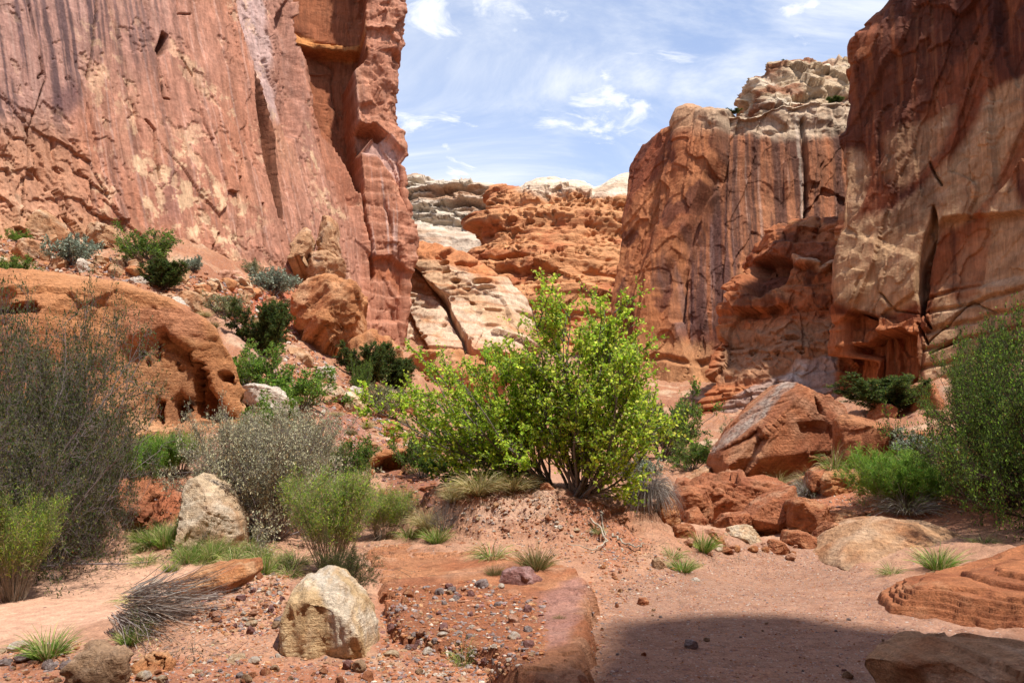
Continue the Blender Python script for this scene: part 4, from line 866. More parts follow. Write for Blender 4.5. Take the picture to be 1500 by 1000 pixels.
def boulder(label, pts, Y, thick, kind, seed=1, lvl=6, cuts=(), box=0.62, rough=.05, layers=0.0, bed=.4, tilt=(.3, 0, 1), mat=None, extra=None, pextra=None, name='boulder', cat='boulder', group=None, ncut=7, back=.5, topflat=None, fixed=False, lean=.3, sink=.06):
    """a solid rock whose widest outline, seen from the front, is pts at depth Y; thick is its depth in metres"""
    if not fixed:
        pa = np.array(pts, float); hy = pa[:, 1].max()-.06*np.ptp(pa[:, 1]); hx = pa[pa[:, 1] > hy-.15*np.ptp(pa[:, 1]), 0].mean()
        Yn = ground_hit([hx], [hy])[0][1]+thick*.22*.5; Yn = min(max(Yn, Y*.75), Y*1.3); BLOG.append((label[:30], Y, round(Yn, 1))); thick *= (Yn/Y)**.5; Y = Yn
    Q = W([p[0] for p in pts], [p[1] for p in pts], [Y]*len(pts)); Q2 = Q[:, [0, 2]]
    # area centroid
    x, z = Q2[:, 0], Q2[:, 1]; x1, z1 = np.roll(x, -1), np.roll(z, -1); cr = x*z1-x1*z; A = cr.sum()/2
    cx, cz = ((x+x1)*cr).sum()/(6*A), ((z+z1)*cr).sum()/(6*A)
    S = math.sqrt(abs(A))
    V, Fq = ico(lvl); V = V.copy()
    th = np.arctan2(V[:, 2], V[:, 0]); rho = np.hypot(V[:, 0], V[:, 2])
    # radial function of the outline
    T = np.linspace(-pi, pi, 721); R = np.zeros(721)
    for i in range(len(Q2)):
        ax, az = Q2[i]-(cx, cz); bx_, bz = Q2[(i+1) % len(Q2)]-(cx, cz)
        dx, dz = bx_-ax, bz-az; den = np.cos(T)*dz-np.sin(T)*dx
        with np.errstate(all='ignore'):
            tt = (ax*dz-az*dx)/den; uu = (ax*np.sin(T)-az*np.cos(T))/den
        ok = (tt > 0) & (uu >= -1e-6) & (uu <= 1+1e-6); R = np.where(ok & (tt > R), tt, R)
    R = np.convolve(np.r_[R[-6:-1], R, R[1:6]], np.ones(5)/5, 'same')[5:-5]
    low = ss(-V[:, 2], .0, .5)[:, ]; Vy = np.sign(V[:, 1])*(np.abs(V[:, 1])*(1-low*.8)+np.hypot(V[:, 1], V[:, 2])*low*.8)
    rr = np.interp(th, T, R); rb = rho**box
    X = np.stack([cx+rr*rb*np.cos(th), np.sign(Vy)*np.abs(Vy)**.62*thick/2, cz+rr*rb*np.sin(th)], 1)
    X[:, 2] -= low*S*sink*rho; X[:, 1] += Y+thick*.4+(X[:, 2]-cz)*lean
    rs = np.random.RandomState(seed); ctr = np.array([cx, Y+thick*.4, cz]); Sz = np.array([S*.55, thick/2, S*.55])
    pl = [(np.array(c[:3], float), c[3]) for c in cuts]
    for k in range(ncut):
        n = rs.randn(3); n[1] = -abs(n[1])*1.6-.5; n[2] = n[2]*.8; pl.append((n, rs.uniform(.62, .86)))
    for n, dd in pl:
        n = n/np.linalg.norm(n); sup = np.sqrt(((n*Sz)**2).sum()); e = (X-ctr)@n-dd*sup
        X = X-np.maximum(e, 0)[:, None]*n*.99
    # keep the size the photograph gives it, whatever the bulge and lean did
    pa = np.array(pts, float); tx0, tx1, ty0, ty1 = pa[:, 0].min(), pa[:, 0].max(), pa[:, 1].min(), pa[:, 1].max()
    for _ in range(3):
        u_, v_ = proj(X); kx = (tx1-tx0)/(u_.max()-u_.min()); X[:, 0] = cx+(X[:, 0]-cx)*kx
        kz = (ty1+.10*(ty1-ty0)+40*sink-ty0)/(v_.max()-v_.min()); kz = min(max(kz, .6), 1.3); X[:, 2] = cz+(X[:, 2]-cz)*kz
        u_, v_ = proj(X); X[:, 0] -= ((u_.max()+u_.min())/2-(tx0+tx1)/2)*Y/FPX; X[:, 2] += (v_.min()-ty0)*Y/FPX
    nrm = vnormals(X, Fq)
    px, py = proj(X); fr = ss(-nrm[:, 1], -.2, .2)
    if extra is not None: X = X+extra(X, px, py, nrm)*1.0; nrm = vnormals(X, Fq)
    X, p = finish_rock(X, nrm, kind, seed, S, bed, tilt, rough, layers)
    if pextra is not None: pextra(p, X, px, py)
    o = mesh_np(name, X-ctr, Fq, mat or (M_NEAR if Y < 11 else M_ROCK), p.c); o.location = ctr
    return tag(o, label, cat, group)
def carve(px, py, pts, depth, soft=3):
    return np.array([[0, 1, 0]])*(poly(px, py, pts, soft)*depth)[:, None]
BLOG = []
def build_boulders():
    def dome_x(X, px, py, n):
        f = (n[:, 1] < .35).astype(float)[:, None]; o = 0
        jx = px+nz(X, .8, oct=3, seed=5)*6; jy = py+nz(X, .8, oct=3, seed=6)*6
        o = carve(jx, jy, [(176,508),(200,492),(240,484),(262,500),(278,512),(274,600),(262,625),(215,622),(185,590)], .35, 7)
        o = o+carve(jx, jy, [(272,562),(278,535),(286,528),(305,562),(328,598),(345,612),(300,628),(272,616)], .8, 4)
        o = o+carve(jx, jy, [(238,608),(240,584),(252,574),(265,584),(266,622),(240,622)], .6, 3)+carve(jx, jy, [(212,600),(216,582),(230,590),(228,618),(212,614)], .6, 3)
        for cx, cy, r in [(220,503,5),(220,521,6),(195,515,4.5),(248,532,3.5),(250,540,3),(205,530,3)]: o = o+np.array([[0, 1, 0]])*(ell(px, py, cx, cy, r, r*1.1, .4)*.45)[:, None]
        o = o+carve(jx, jy, [(-20,452),(50,440),(52,450),(-20,462)], .5, 3)+carve(jx, jy, [(320,545),(342,550),(340,560),(325,558)], .35, 3)
        return o*f
    def dome_p(p, X, px, py):
        p.mix(C(222,142,98), ss(-py, -520, -430)*.6); p.mix(C(180,122,88), poly(px, py, [(176,508),(240,484),(278,512),(274,600),(262,625),(185,600)], 8)*.5)  # sunlit top lightened and shaded recess darkened in the colour
        p.mix(C(204,124,98), poly(px, py, [(180,450),(290,450),(300,500),(240,490),(180,500)], 8)*.6)
    boulder('huge rounded orange boulder with two arched hollows under its right end', [(-160,430),(0,408),(60,402),(130,404),(200,414),(262,436),(300,462),(322,500),(342,545),(356,580),(372,612),(330,650),(180,670),(-160,690)], 18.8, 5.2, 'orange', 3, 7, box=.55, rough=.022, ncut=3, layers=.22, tilt=(.25, 0, 1), extra=dome_x, pextra=dome_p)
    boulder('leaning brown-orange boulder at the foot of the tall pink wall', [(428,470),(432,440),(452,412),(480,404),(505,406),(532,424),(536,470),(545,500),(524,550),(500,545),(470,520),(440,500)], 31, 3.6, 'orange', 11, 6, cuts=[(-.5,-.8,-.5,.55),(.6,-.8,-.3,.55)], rough=.05, layers=.25, tilt=(-.7,.2,1))
    boulder('low orange boulder behind the dark junipers', [(505,545),(520,500),(545,489),(562,488),(590,508),(602,545),(590,575),(520,575)], 32, 3.5, 'orange', 12, 5)
    boulder('rough orange rock mass right of the junipers at the cream slabs', [(592,540),(600,520),(640,512),(700,520),(740,540),(740,580),(640,590),(600,580)], 38, 4, 'orange', 13, 5, rough=.07)
    for (lab, pts, Y, th, kd) in [
     ('upright tan block against the tall pink wall, the taller of two', [(465,318),(478,315),(490,322),(494,350),(503,398),(472,402),(464,360)], 40, 2.2, 'tan'),
     ('stacked tan blocks against the tall pink wall, left of the upright one', [(421,342),(438,334),(458,352),(458,368),(448,380),(462,398),(424,405)], 39, 2.5, 'tan'),
     ('flat tan block between the stacked blocks and the leaning boulder', [(446,372),(475,366),(505,380),(508,410),(450,412)], 39.5, 2.5, 'tan'),
     ('wedge-shaped tan boulder highest on the slope below the wall', [(24,345),(40,325),(62,308),(86,314),(99,334),(100,352),(60,360),(28,358)], 28.5, 2, 'tan'),
     ('tan boulder just below the wedge-shaped one at the far left', [(18,368),(40,348),(60,352),(60,375),(40,384),(20,380)], 27.5, 1.2, 'tan'),
     ('long pale ribbed boulder leaning on the foot of the wall', [(126,345),(140,325),(165,330),(182,350),(184,366),(150,372),(128,364)], 29.5, 2, 'tan'),
     ('small tan boulder with a dark split, above the huge rounded boulder', [(156,396),(164,388),(172,386),(190,408),(184,412),(156,408)], 24.5, 1, 'tan'),
     ('whitish boulder beside the grey-green bush on the slope', [(112,396),(120,378),(134,384),(138,400),(126,406),(114,404)], 26, 1, 'white'),
     ('whitish flat boulder on the crest above the huge rounded boulder', [(188,410),(210,404),(236,415),(240,432),(210,428),(190,420)], 25, 1.5, 'white'),
     ('smooth white boulder behind the shoulder of the huge rounded boulder', [(248,440),(256,434),(272,436),(290,456),(290,470),(262,468),(250,456)], 23, 1.4, 'white'),
     ('angular tan boulder with a shaded right side behind the huge rounded boulder', [(260,430),(280,424),(296,430),(302,452),(296,468),(280,462),(264,440)], 23.5, 1.6, 'tan'),
     ('large pale tan rock beside the small juniper', [(418,518),(426,508),(442,510),(458,522),(460,538),(436,540),(420,532)], 29, 1.6, 'tan'),
     ('square white boulder below the leaning boulder', [(460,544),(466,538),(490,536),(492,556),(486,564),(468,560)], 27, 1.2, 'white'),
     ('flat cream rock below the square white boulder', [(468,570),(480,562),(500,566),(506,578),(498,596),(478,592)], 26, 1.3, 'cream'),
     ('big yellow-brown wedge boulder on the pebbly slope', [(498,582),(510,574),(530,582),(544,605),(540,616),(520,618),(500,604)], 25, 1.3, 'yellow'),
     ('small white rounded rock beside the yellow-brown wedge boulder', [(510,572),(516,565),(530,568),(535,580),(526,586),(512,580)], 26, .9, 'white'),
     ('small dark orange block left of the yellow-brown wedge boulder', [(486,596),(494,590),(502,594),(502,606),(490,606)], 24.8, .7, 'red'),
     ('orange boulder right of the pebbly slope near the green bushes', [(585,588),(596,580),(608,592),(612,606),(600,612),(586,604)], 28, 1.2, 'orange')]:
        boulder(lab, pts, Y, th, kd, int(Y*7+th*13), 5, fixed=Y > 38, rough=.05, layers=.3, tilt=(.5, 0, 1), ncut=8, box=.7)
    # the pale curved ledge under the bright green bushes
    boulder('long pale curved ledge of rock under the bright green bushes', [(352,566),(380,562),(410,568),(432,584),(440,606),(438,625),(426,612),(410,596),(370,590),(350,584)], 21, 1.4, 'white', 41, 5, layers=1, tilt=(.1, 0, 1))
    # overhanging ledge with a dark hollow
    def hol(X, px, py, n): return carve(px, py, [(545,690),(556,672),(590,664),(596,672),(580,696),(560,700)], .8, 4)*(n[:, 1] < .3)[:, None]
    boulder('thin-bedded ledge with a shaded orange hollow beneath it', [(530,684),(545,668),(565,660),(596,656),(602,662),(596,684),(580,700),(536,698)], 18.6, 1.2, 'orange', 42, 5, layers=1, extra=hol, tilt=(-.15, 0, 1))
    boulder('cream boulder half sunk in the bank left of the grey shrub', [(255,708),(268,698),(282,694),(316,710),(338,733),(356,752),(366,800),(366,830),(340,828),(300,815),(264,797),(258,750)], 12, 1.5, 'cream', 43, 6, lean=.5, rough=.028, layers=.3, tilt=(.6, 0, 1), ncut=3)
    boulder('crumbly red earth bank left of the cream boulder', [(150,800),(158,712),(176,698),(230,696),(262,700),(272,740),(276,800)], 11.6, 1.6, 'bank', 143, 6, lean=.5, rough=.09, ncut=3, sink=.15)
    boulder('flat orange sandstone block lying on the sand', [(238,868),(244,855),(272,840),(316,824),(378,818),(384,832),(364,850),(340,864),(300,880),(242,890)], 9.5, .8, 'orange', 44, 6, lean=.6, sink=.4, layers=.9, rough=.03, tilt=(-.25, 0, 1), ncut=3)
    def yel(p, X, px, py):
        p.mix(C(240,228,210), poly(px+nz(X,.15,oct=4,seed=8)*14, py, [(452,836),(480,832),(510,860),(520,920),(500,960),(480,900),(470,860)], 12)*.55)
        st = fbm(np.stack([X[:, 0]/.05, X[:, 2]/.7, X[:, 1]/.3], 1), 4); p.mix(C(206,156,104), ss(st, .05, .35)*.5)
    def yelx(X, px, py, n):
        st = fbm(np.stack([(X[:, 0]+X[:, 2]*.2)/.13, X[:, 2]/1.2, X[:, 1]/.6], 1), 4); return n*(st*.07)[:, None]
    boulder('rounded pale yellow boulder with white streaks in the foreground', [(404,930),(412,880),(414,850),(434,834),(472,829),(500,842),(528,876),(548,912),(552,955),(530,985),(400,985)], 7.5, 1.1, 'yellow', 45, 6, lean=.6, box=.5, rough=.02, extra=yelx, pextra=yel, bed=.1, ncut=2)
    boulder('brown lumpy boulder at the bottom left', [(95,968),(104,948),(126,938),(150,944),(176,946),(192,958),(196,1030),(90,1030)], 6.3, .45, 'brown', 46, 5, rough=.06)
    def cup(X, px, py, n): return carve(px, py, [(196,966),(214,958),(240,966),(236,984),(204,984)], .12, 5)*(n[:, 1] < .2)[:, None]
    boulder('small orange rock with a cupped face beside the brown boulder', [(190,968),(206,954),(232,953),(254,966),(258,985),(240,1000),(200,1002)], 6.5, .4, 'orange', 47, 5, extra=cup, layers=.6)
    boulder('blocky purple-red rock on the bedrock slab', [(732,846),(736,832),(752,829),(776,832),(796,848),(801,862),(780,872),(744,869),(733,858)], 9.1, .38, 'purple', 48, 5, fixed=True, rough=.05, ncut=9)
    boulder('rough grey-purple rock in the shaded gravel', [(584,950),(592,930),(610,925),(634,932),(650,952),(644,972),(610,978),(588,970)], 7.1, .35, 'grey', 49, 5, fixed=True, rough=.11)
    boulder('broad pale tan boulder at the bottom right corner', [(1266,1010),(1286,980),(1320,955),(1366,930),(1392,926),(1420,938),(1446,940),(1500,930),(1580,945),(1620,1100),(1262,1100)], 6.0, 1.3, 'tan', 50, 6, lean=.6, rough=.03, ncut=4, cuts=[(0,-.6,1,.7)])
    boulder('big flat tawny slab on the right side of the wash', [(1180,828),(1224,790),(1268,762),(1306,754),(1340,763),(1400,768),(1440,788),(1440,815),(1330,835),(1220,845)], 12.8, 2.4, 'tan', 51, 6, lean=.5, sink=.15, rough=.025, ncut=1, cuts=[(-.15,-.75,1,.5),(.4,-.6,1,.62)], layers=.3, tilt=(.4, .3, 1), pextra=lambda p, X, px, py: p.mix(C(196,156,122), ss(nz(X, .5, oct=4, seed=3), -.1, .3)*.6))
    # the tilted block
    def big(X, px, py, n):
        f = (n[:, 1] < .5)[:, None]; jx = px+nz(X, .5, oct=3, seed=9)*4; jy = py+nz(X, .5, oct=3, seed=10)*4
        o = carve(jx, jy, [(1168,634),(1185,618),(1200,618),(1222,628),(1244,626),(1240,650),(1215,670),(1186,668),(1184,650)], .12, 2.5)
        o = o+carve(jx, jy, [(1040,668),(1070,655),(1112,627),(1124,644),(1112,668),(1090,700),(1060,704),(1042,690)], .35, 3)
        o = o+carve(jx, jy, [(1194,582),(1200,590),(1206,608),(1200,606),(1194,592)], .2, 2)
        q = np.hypot(jx-1050, jy-740); b = q/9; b = b-np.floor(b); o = o+np.array([[0, 1, 0]])*((ss(b, .6, 1)*.05)*poly(jx, jy, [(1110,600),(1150,610),(1160,660),(1120,660)], 10))[:, None]
        return o*f
    def bigp(p, X, px, py):
        jx = px+nz(X, .5, oct=3, seed=11)*5; jy = py+nz(X, .5, oct=3, seed=12)*5
        top = poly(jx, jy, [(1030,676),(1060,636),(1100,600),(1148,556),(1166,560),(1120,610),(1085,640),(1050,664)], 4); p.mix(C(196,174,156), top*(.45+.5*ss(nz(X, .25, oct=5, seed=33, rough=.65), -.2, .15))); p.mix(C(120,92,80), top*ss(nz(X, .12, oct=4, seed=14), .0, .3)*.7)
        q = np.hypot(px-1050, py-740)/5; p.mix(C(204,150,118), poly(jx, jy, [(1150,580),(1240,590),(1240,620),(1160,640)], 12)*.5*(.5+.5*np.sin(q)))
    boulder('giant tilted red block with a pale grey sloping top edge', [(1042,668),(1050,648),(1078,618),(1112,588),(1148,563),(1164,560),(1200,574),(1238,590),(1243,606),(1232,630),(1215,655),(1190,676),(1160,700),(1140,706),(1100,704),(1060,708),(1046,690)], 20, 3.4, 'red', 53, 7, fixed=True, rough=.018, ncut=0, box=.42, cuts=[(-.62,-.28,.78,.66),(.05,-1,.12,.72),(.1,-.8,-.62,.78),(.2,-1,.5,.86)], layers=.25, tilt=(-.8,0,1), extra=big, pextra=bigp)
    def vase(p, X, px, py): p.mix(C(206,128,88), poly(px, py, [(1216,614),(1240,604),(1292,622),(1316,642),(1290,640),(1262,626),(1240,622)], 4)*.8); p.mix(C(120,62,38), ss(fbm(np.stack([X[:, 0]/.15, X[:, 2]/1.5, X[:, 1]/.4], 1), 4), 0, .3)*.6)  # bright lit top and dark overhanging face painted in as colour
    boulder('red block tapering downwards like a vase, right of the giant tilted block', [(1219,618),(1238,606),(1262,612),(1296,624),(1318,642),(1306,668),(1292,690),(1266,698),(1242,690),(1228,668)], 18.4, 1.8, 'red', 54, 6, rough=.025, ncut=2, cuts=[(.1,-1,-.25,.6),(0,-.3,1,.72)], pextra=vase, box=.5, lean=-.4)
    for (lab, pts, Y, th, kd, cc, *fx) in [
     ('rounded red boulder perched above two others at the end of the wash', [(1149,752),(1150,733),(1162,728),(1184,731),(1204,744),(1220,766),(1212,776),(1180,778),(1150,772)], 14.6, 1.1, 'red', (), 1),
     ('red boulder wedged directly beneath the perched rounded one', [(1142,790),(1150,776),(1180,776),(1196,784),(1190,808),(1160,810),(1144,802)], 14.3, 1.0, 'red', ()),
     ('slanting red boulder at the lower right of the perched one', [(1184,800),(1200,780),(1220,763),(1234,766),(1238,780),(1220,798),(1196,806)], 14.2, 1.0, 'red', ()),
     ('brown leaning slab roofing a dark gap at the end of the wash', [(1078,760),(1104,736),(1130,722),(1166,712),(1168,730),(1150,742),(1146,758),(1126,792),(1116,790),(1108,770),(1090,768)], 15.2, 1.6, 'bank', ((-.3,-.9,.5,.6),), 1),
     ('cream boulder on the sand in front of the dark gap', [(1062,788),(1066,772),(1094,768),(1106,778),(1116,800),(1100,806),(1070,798)], 13.6, .8, 'cream', ()),
     ('thin upright red wedge of rock beside the cream boulder', [(1040,776),(1044,774),(1064,792),(1064,802),(1044,804)], 13.2, .4, 'red', ()),
     ('low pinkish rock behind the upright red wedge', [(1022,784),(1036,774),(1060,776),(1070,792),(1052,800),(1024,796)], 14.2, .9, 'pink', ()),
     ('small red rock in front of the dark gap', [(1118,802),(1128,790),(1142,790),(1160,812),(1150,818),(1120,814)], 13.2, .6, 'red', ()),
     ('smooth orange boulder beside the drooping grey brush', [(960,772),(958,742),(968,724),(982,724),(994,744),(996,772),(984,780)], 13.7, .9, 'orange', ()),
     ('rough red rock at the foot of the smooth orange boulder', [(984,786),(988,770),(1010,766),(1020,776),(1016,790),(1000,796)], 13.8, .7, 'red', ()),
     ('smooth dark red face of rock left of the dark gap', [(985,720),(1000,712),(1030,715),(1045,740),(1030,780),(995,775)], 15.6, 1.2, 'red', (), 1),
     ('reddish slab lying flat behind the upright red wedge', [(1040,770),(1060,752),(1092,748),(1104,762),(1084,776),(1050,780)], 15.2, 1.0, 'bank', (), 1),
     ('orange block between the perched boulder and the flat tawny slab', [(1206,770),(1222,750),(1250,746),(1262,760),(1240,780),(1212,786)], 15.0, 1.0, 'orange', (), 1),
     ('angular red block leaning on the left end of the dark red bank', [(1000,770),(1006,748),(1024,742),(1036,760),(1030,782),(1008,784)], 14.8, .8, 'red', (), 1),
     ('pointed pale-red block in the pile right of the slanting red boulder', [(1228,800),(1236,776),(1250,770),(1262,784),(1256,800)], 13.6, .6, 'pink', ()),
     ('flat-topped red block on the bank left of the vase-shaped block', [(1176,706),(1184,690),(1206,688),(1214,700),(1206,714),(1182,716)], 17.0, .8, 'red', (), 1),
     ('flat red stone on the ground left of the vase-shaped block', [(1190,690),(1204,684),(1222,686),(1228,696),(1200,700)], 17.2, .8, 'red', ()),
     ('boxy red boulder on the bank below the alcove', [(1316,600),(1318,575),(1332,564),(1364,563),(1386,572),(1388,600),(1350,616),(1320,612)], 26, 2.4, 'red', ((-.6,-1,0,.6),)),
     ('thin flat slab in front of the boxy red boulder', [(1328,612),(1340,605),(1376,602),(1396,608),(1384,618),(1332,618)], 24, 1.2, 'pink', ()),
     ('pair-split pointed red rock left of the boxy boulder', [(1270,612),(1282,590),(1294,590),(1312,600),(1316,610),(1300,622),(1274,622)], 25, 1.4, 'red', ()),
     ('pointed pale rock among the twigs of the right-hand bush', [(1398,634),(1424,620),(1440,628),(1456,634),(1450,648),(1410,646)], 20, 1.4, 'tan', ()),
     ('dark red upright slab under the right-hand bush', [(1388,700),(1394,668),(1420,660),(1470,680),(1500,700),(1500,745),(1400,745)], 15.4, 1.6, 'red', ()),
     ('dark red ledge under the bright green clump', [(1268,752),(1280,738),(1330,734),(1370,742),(1380,758),(1330,765),(1270,766)], 14.6, 1.4, 'red', ()),
     ('small brown rock perched at the foot of the bright green tree', [(790,724),(792,708),(802,705),(812,714),(812,726),(800,730)], 13, .32, 'red', ()),
     ('small round brown rock at the foot of the bank', [(953,828),(956,818),(966,815),(974,824),(972,835),(958,836)], 11.6, .25, 'brown', ()),
     ('small red cube-like stone at the left edge of the shaded wash', [(933,884),(936,875),(946,874),(951,880),(948,887),(936,888)], 9.2, .14, 'red', ())]:
        boulder(lab, pts, Y, th, kd, int(Y*11+th*17+pts[0][0]), 6 if Y < 16 else 5, rough=.04, layers=.25, ncut=8, cuts=cc, box=.66, fixed=bool(fx))
    boulder('dark red rock bank under the giant tilted block', [(975,800),(982,735),(1000,708),(1060,698),(1100,698),(1160,704),(1165,760),(1110,790),(1040,805)], 17.2, 3, 'bank', 88, 6, fixed=True, rough=.07, layers=.5, ncut=7, lean=.15, sink=.15)
    boulder('crumbly orange bank under the pale grass tufts', [(1150,720),(1160,704),(1200,694),(1280,694),(1300,712),(1290,745),(1240,770),(1200,760),(1160,740)], 16.6, 2.4, 'orange', 89, 6, fixed=True, rough=.08, layers=.5, ncut=4)
    boulder('pale sloping ledge leading up to the giant tilted block', [(1000,700),(1020,690),(1045,680),(1052,694),(1040,704),(1010,716)], 19.5, 1.6, 'tan', 90, 5, layers=1, tilt=(.3, 0, 1))
# a low layered ledge, as a terraced sheet
def build_ledge():
    O = np.array([W(*q)[:2] for q in [(1284,880,9.3),(1306,893,8.7),(1400,906,8.3),(1500,920,7.9),(1700,940,7.5),(1800,850,9.5),(1640,838,10.6),(1500,836,11.0),(1400,846,10.6),(1312,857,10.0)]])
    x0, y0 = O.min(0)-.25; x1, y1 = O.max(0)+.25; nx, ny = 620, 460; X, Yg = np.meshgrid(np.linspace(x0, x1, nx), np.linspace(y0, y1, ny)); x, y = X.ravel(), Yg.ravel(); P = np.stack([x, y, 0*x], 1)
    jx = x+nz(P, .5, oct=4, seed=25)*.12; jy = y+nz(P, .4, oct=4, seed=26)*.12; d = sdist(jx, jy, O)
    h = .05+.16*ss(d, 0, .35)+.10*ss(d, .25, 1.2)+nz(P, 1.2, oct=3, seed=27)*.06
    q = h/.042+nz(P, .9, oct=4, seed=28)*1.1; f = q-np.floor(q); h = h+.06*(ss(f, .0, .22)-f)*ss(nz(P, .8, oct=3, seed=33), -.6, -.1)-.02*np.exp(-((f-.03)/.05)**2)+nz(P, .1, oct=4, seed=29)*.006
    z = ground_z(x, y, False)-.12+(h+.12)*ss(d, -.08, .05)
    V = np.stack([x, y, z], 1); p = Paint(len(V), C(206,120,80)); p.mix(C(166,84,54), ss(nz(P, .6, oct=5, seed=30), -.1, .3)*.7); p.mix(C(226,156,116), ss(nz(P, .5, oct=5, seed=31), .05, .35)*.6)
    rr_ = np.random.RandomState(4).rand(64); p.mix(C(146,76,52), rr_[np.floor(q).astype(int) % 64]*.45); p.mul(1+.25*nz(P, .05, oct=4, seed=32))
    o = mesh_np('ledge', V, gridfaces(nx, ny), M_NEAR, p.c); tag(o, 'low thin-bedded orange ledge at the right edge of the wash', 'rock ledge')
# the bedrock slab
def build_slab():
    out = np.array(LEDGE)
    x0, y0 = out.min(0)-.3; x1, y1 = out.max(0)+.3; n = 520
    X, Yg = np.meshgrid(np.linspace(x0, x1, n), np.linspace(y0, y1, int(n*1.2)))
    x, y = X.ravel(), Yg.ravel(); P = np.stack([x, y, 0*x], 1); z = slab_z(x, y)
    V = np.stack([x, y, z], 1); px, py = proj(V)
    p = Paint(len(V), C(210,132,96)); p.mix(C(186,100,68), ss(nz(P, .8, oct=5, seed=21), -.1, .3)*.7); p.mix(C(226,166,132), ss(nz(P, .7, oct=5, seed=22), .05, .35)*.6)
    p.mix(C(196,140,132), poly(px+nz(P, .4, oct=4, seed=23)*20, py, [(780,880),(850,840),(862,860),(830,940),(800,950)], 14)*.7)
    p.mix(C(150,92,78), ss(np.sin(np.floor((y*.55-x*.35)/.28+nz(P, 1.0, oct=3, seed=18)*.8)*2.4), .2, .8)*.25)
    p.mix(C(176,100,72), poly(px+nz(P, .5, oct=5, seed=13)*40, py+nz(P, .5, oct=5, seed=12)*16, [(560,860),(700,850),(800,890),(790,960),(700,1000),(560,1000)], 14)*.75)
    p.mul(1+.25*nz(P, .06, oct=4, seed=24))
    o = mesh_np('bedrock_slab', V, gridfaces(n, int(n*1.2)), M_NEAR, p.c)
    tag(o, 'low orange bedrock slab with a rounded edge beside the shaded wash', 'rock slab')
    return o
# ------------------------------------------------------------------ plants
def leaf_mat(name, trans=0.35, rough=0.55):
    m = bpy.data.materials.new(name); m.use_nodes = True; nt = m.node_tree; nt.nodes.clear()
    out = N(nt, 'ShaderNodeOutputMaterial'); at = N(nt, 'ShaderNodeAttribute', attribute_name='Col')
    tc = N(nt, 'ShaderNodeTexCoord'); n1 = N(nt, 'ShaderNodeTexNoise', ins={'Scale': 2.5, 'Detail': 2}); L(nt, tc.outputs['Object'], n1.inputs['Vector'])
    r1 = N(nt, 'ShaderNodeMapRange', ins={1: .3, 2: .7, 3: .75, 4: 1.25}); L(nt, n1.outputs[0], r1.inputs[0])
    mu = N(nt, 'ShaderNodeVectorMath', operation='SCALE'); L(nt, at.outputs['Color'], mu.inputs[0]); L(nt, r1.outputs[0], mu.inputs['Scale'])
    b = N(nt, 'ShaderNodeBsdfPrincipled', ins={'Roughness': rough, 'Specular IOR Level': .35}); L(nt, mu.outputs[0], b.inputs['Base Color'])
    t = N(nt, 'ShaderNodeBsdfTranslucent'); L(nt, mu.outputs[0], t.inputs[0])
    mx = N(nt, 'ShaderNodeMixShader', ins={0: trans}); L(nt, b.outputs[0], mx.inputs[1]); L(nt, t.outputs[0], mx.inputs[2]); L(nt, mx.outputs[0], out.inputs[0])
    return m
M_LEAF = leaf_mat('leaf', .58); M_DRY = leaf_mat('dry_leaf', .25, .8)
M_BARK = rock_mat('bark', grain=.02, var=.35, bump=.6)
def norm(v): return v/np.maximum(np.linalg.norm(v, axis=-1, keepdims=True), 1e-9)
def grow(rs, P0, D, Ln, nseg, wander, up):
    pts = [P0]; d = norm(D)
    for i in range(nseg):
        d = norm(d+rs.randn(*d.shape)*wander+np.array([0, 0, up])); pts.append(pts[-1]+d*(Ln/nseg)[:, None])
    return np.stack(pts, 1)
def kids(rs, pts, per, tmin, ang, tmax=1.0):
    n, m, _ = pts.shape; k = n*per; par = np.repeat(np.arange(n), per)
    t = (tmin+(tmax-tmin)*rs.rand(k))*(m-1); i = np.minimum(t.astype(int), m-2); f = (t-i)[:, None]
    a = pts[par, i]; b = pts[par, i+1]; P = a*(1-f)+b*f; T = norm(b-a); s = rs.randn(k, 3); s = norm(s-(s*T).sum(1, keepdims=True)*T)
    return P, norm(T*np.cos(ang)+s*np.sin(ang)), t/(m-1), par
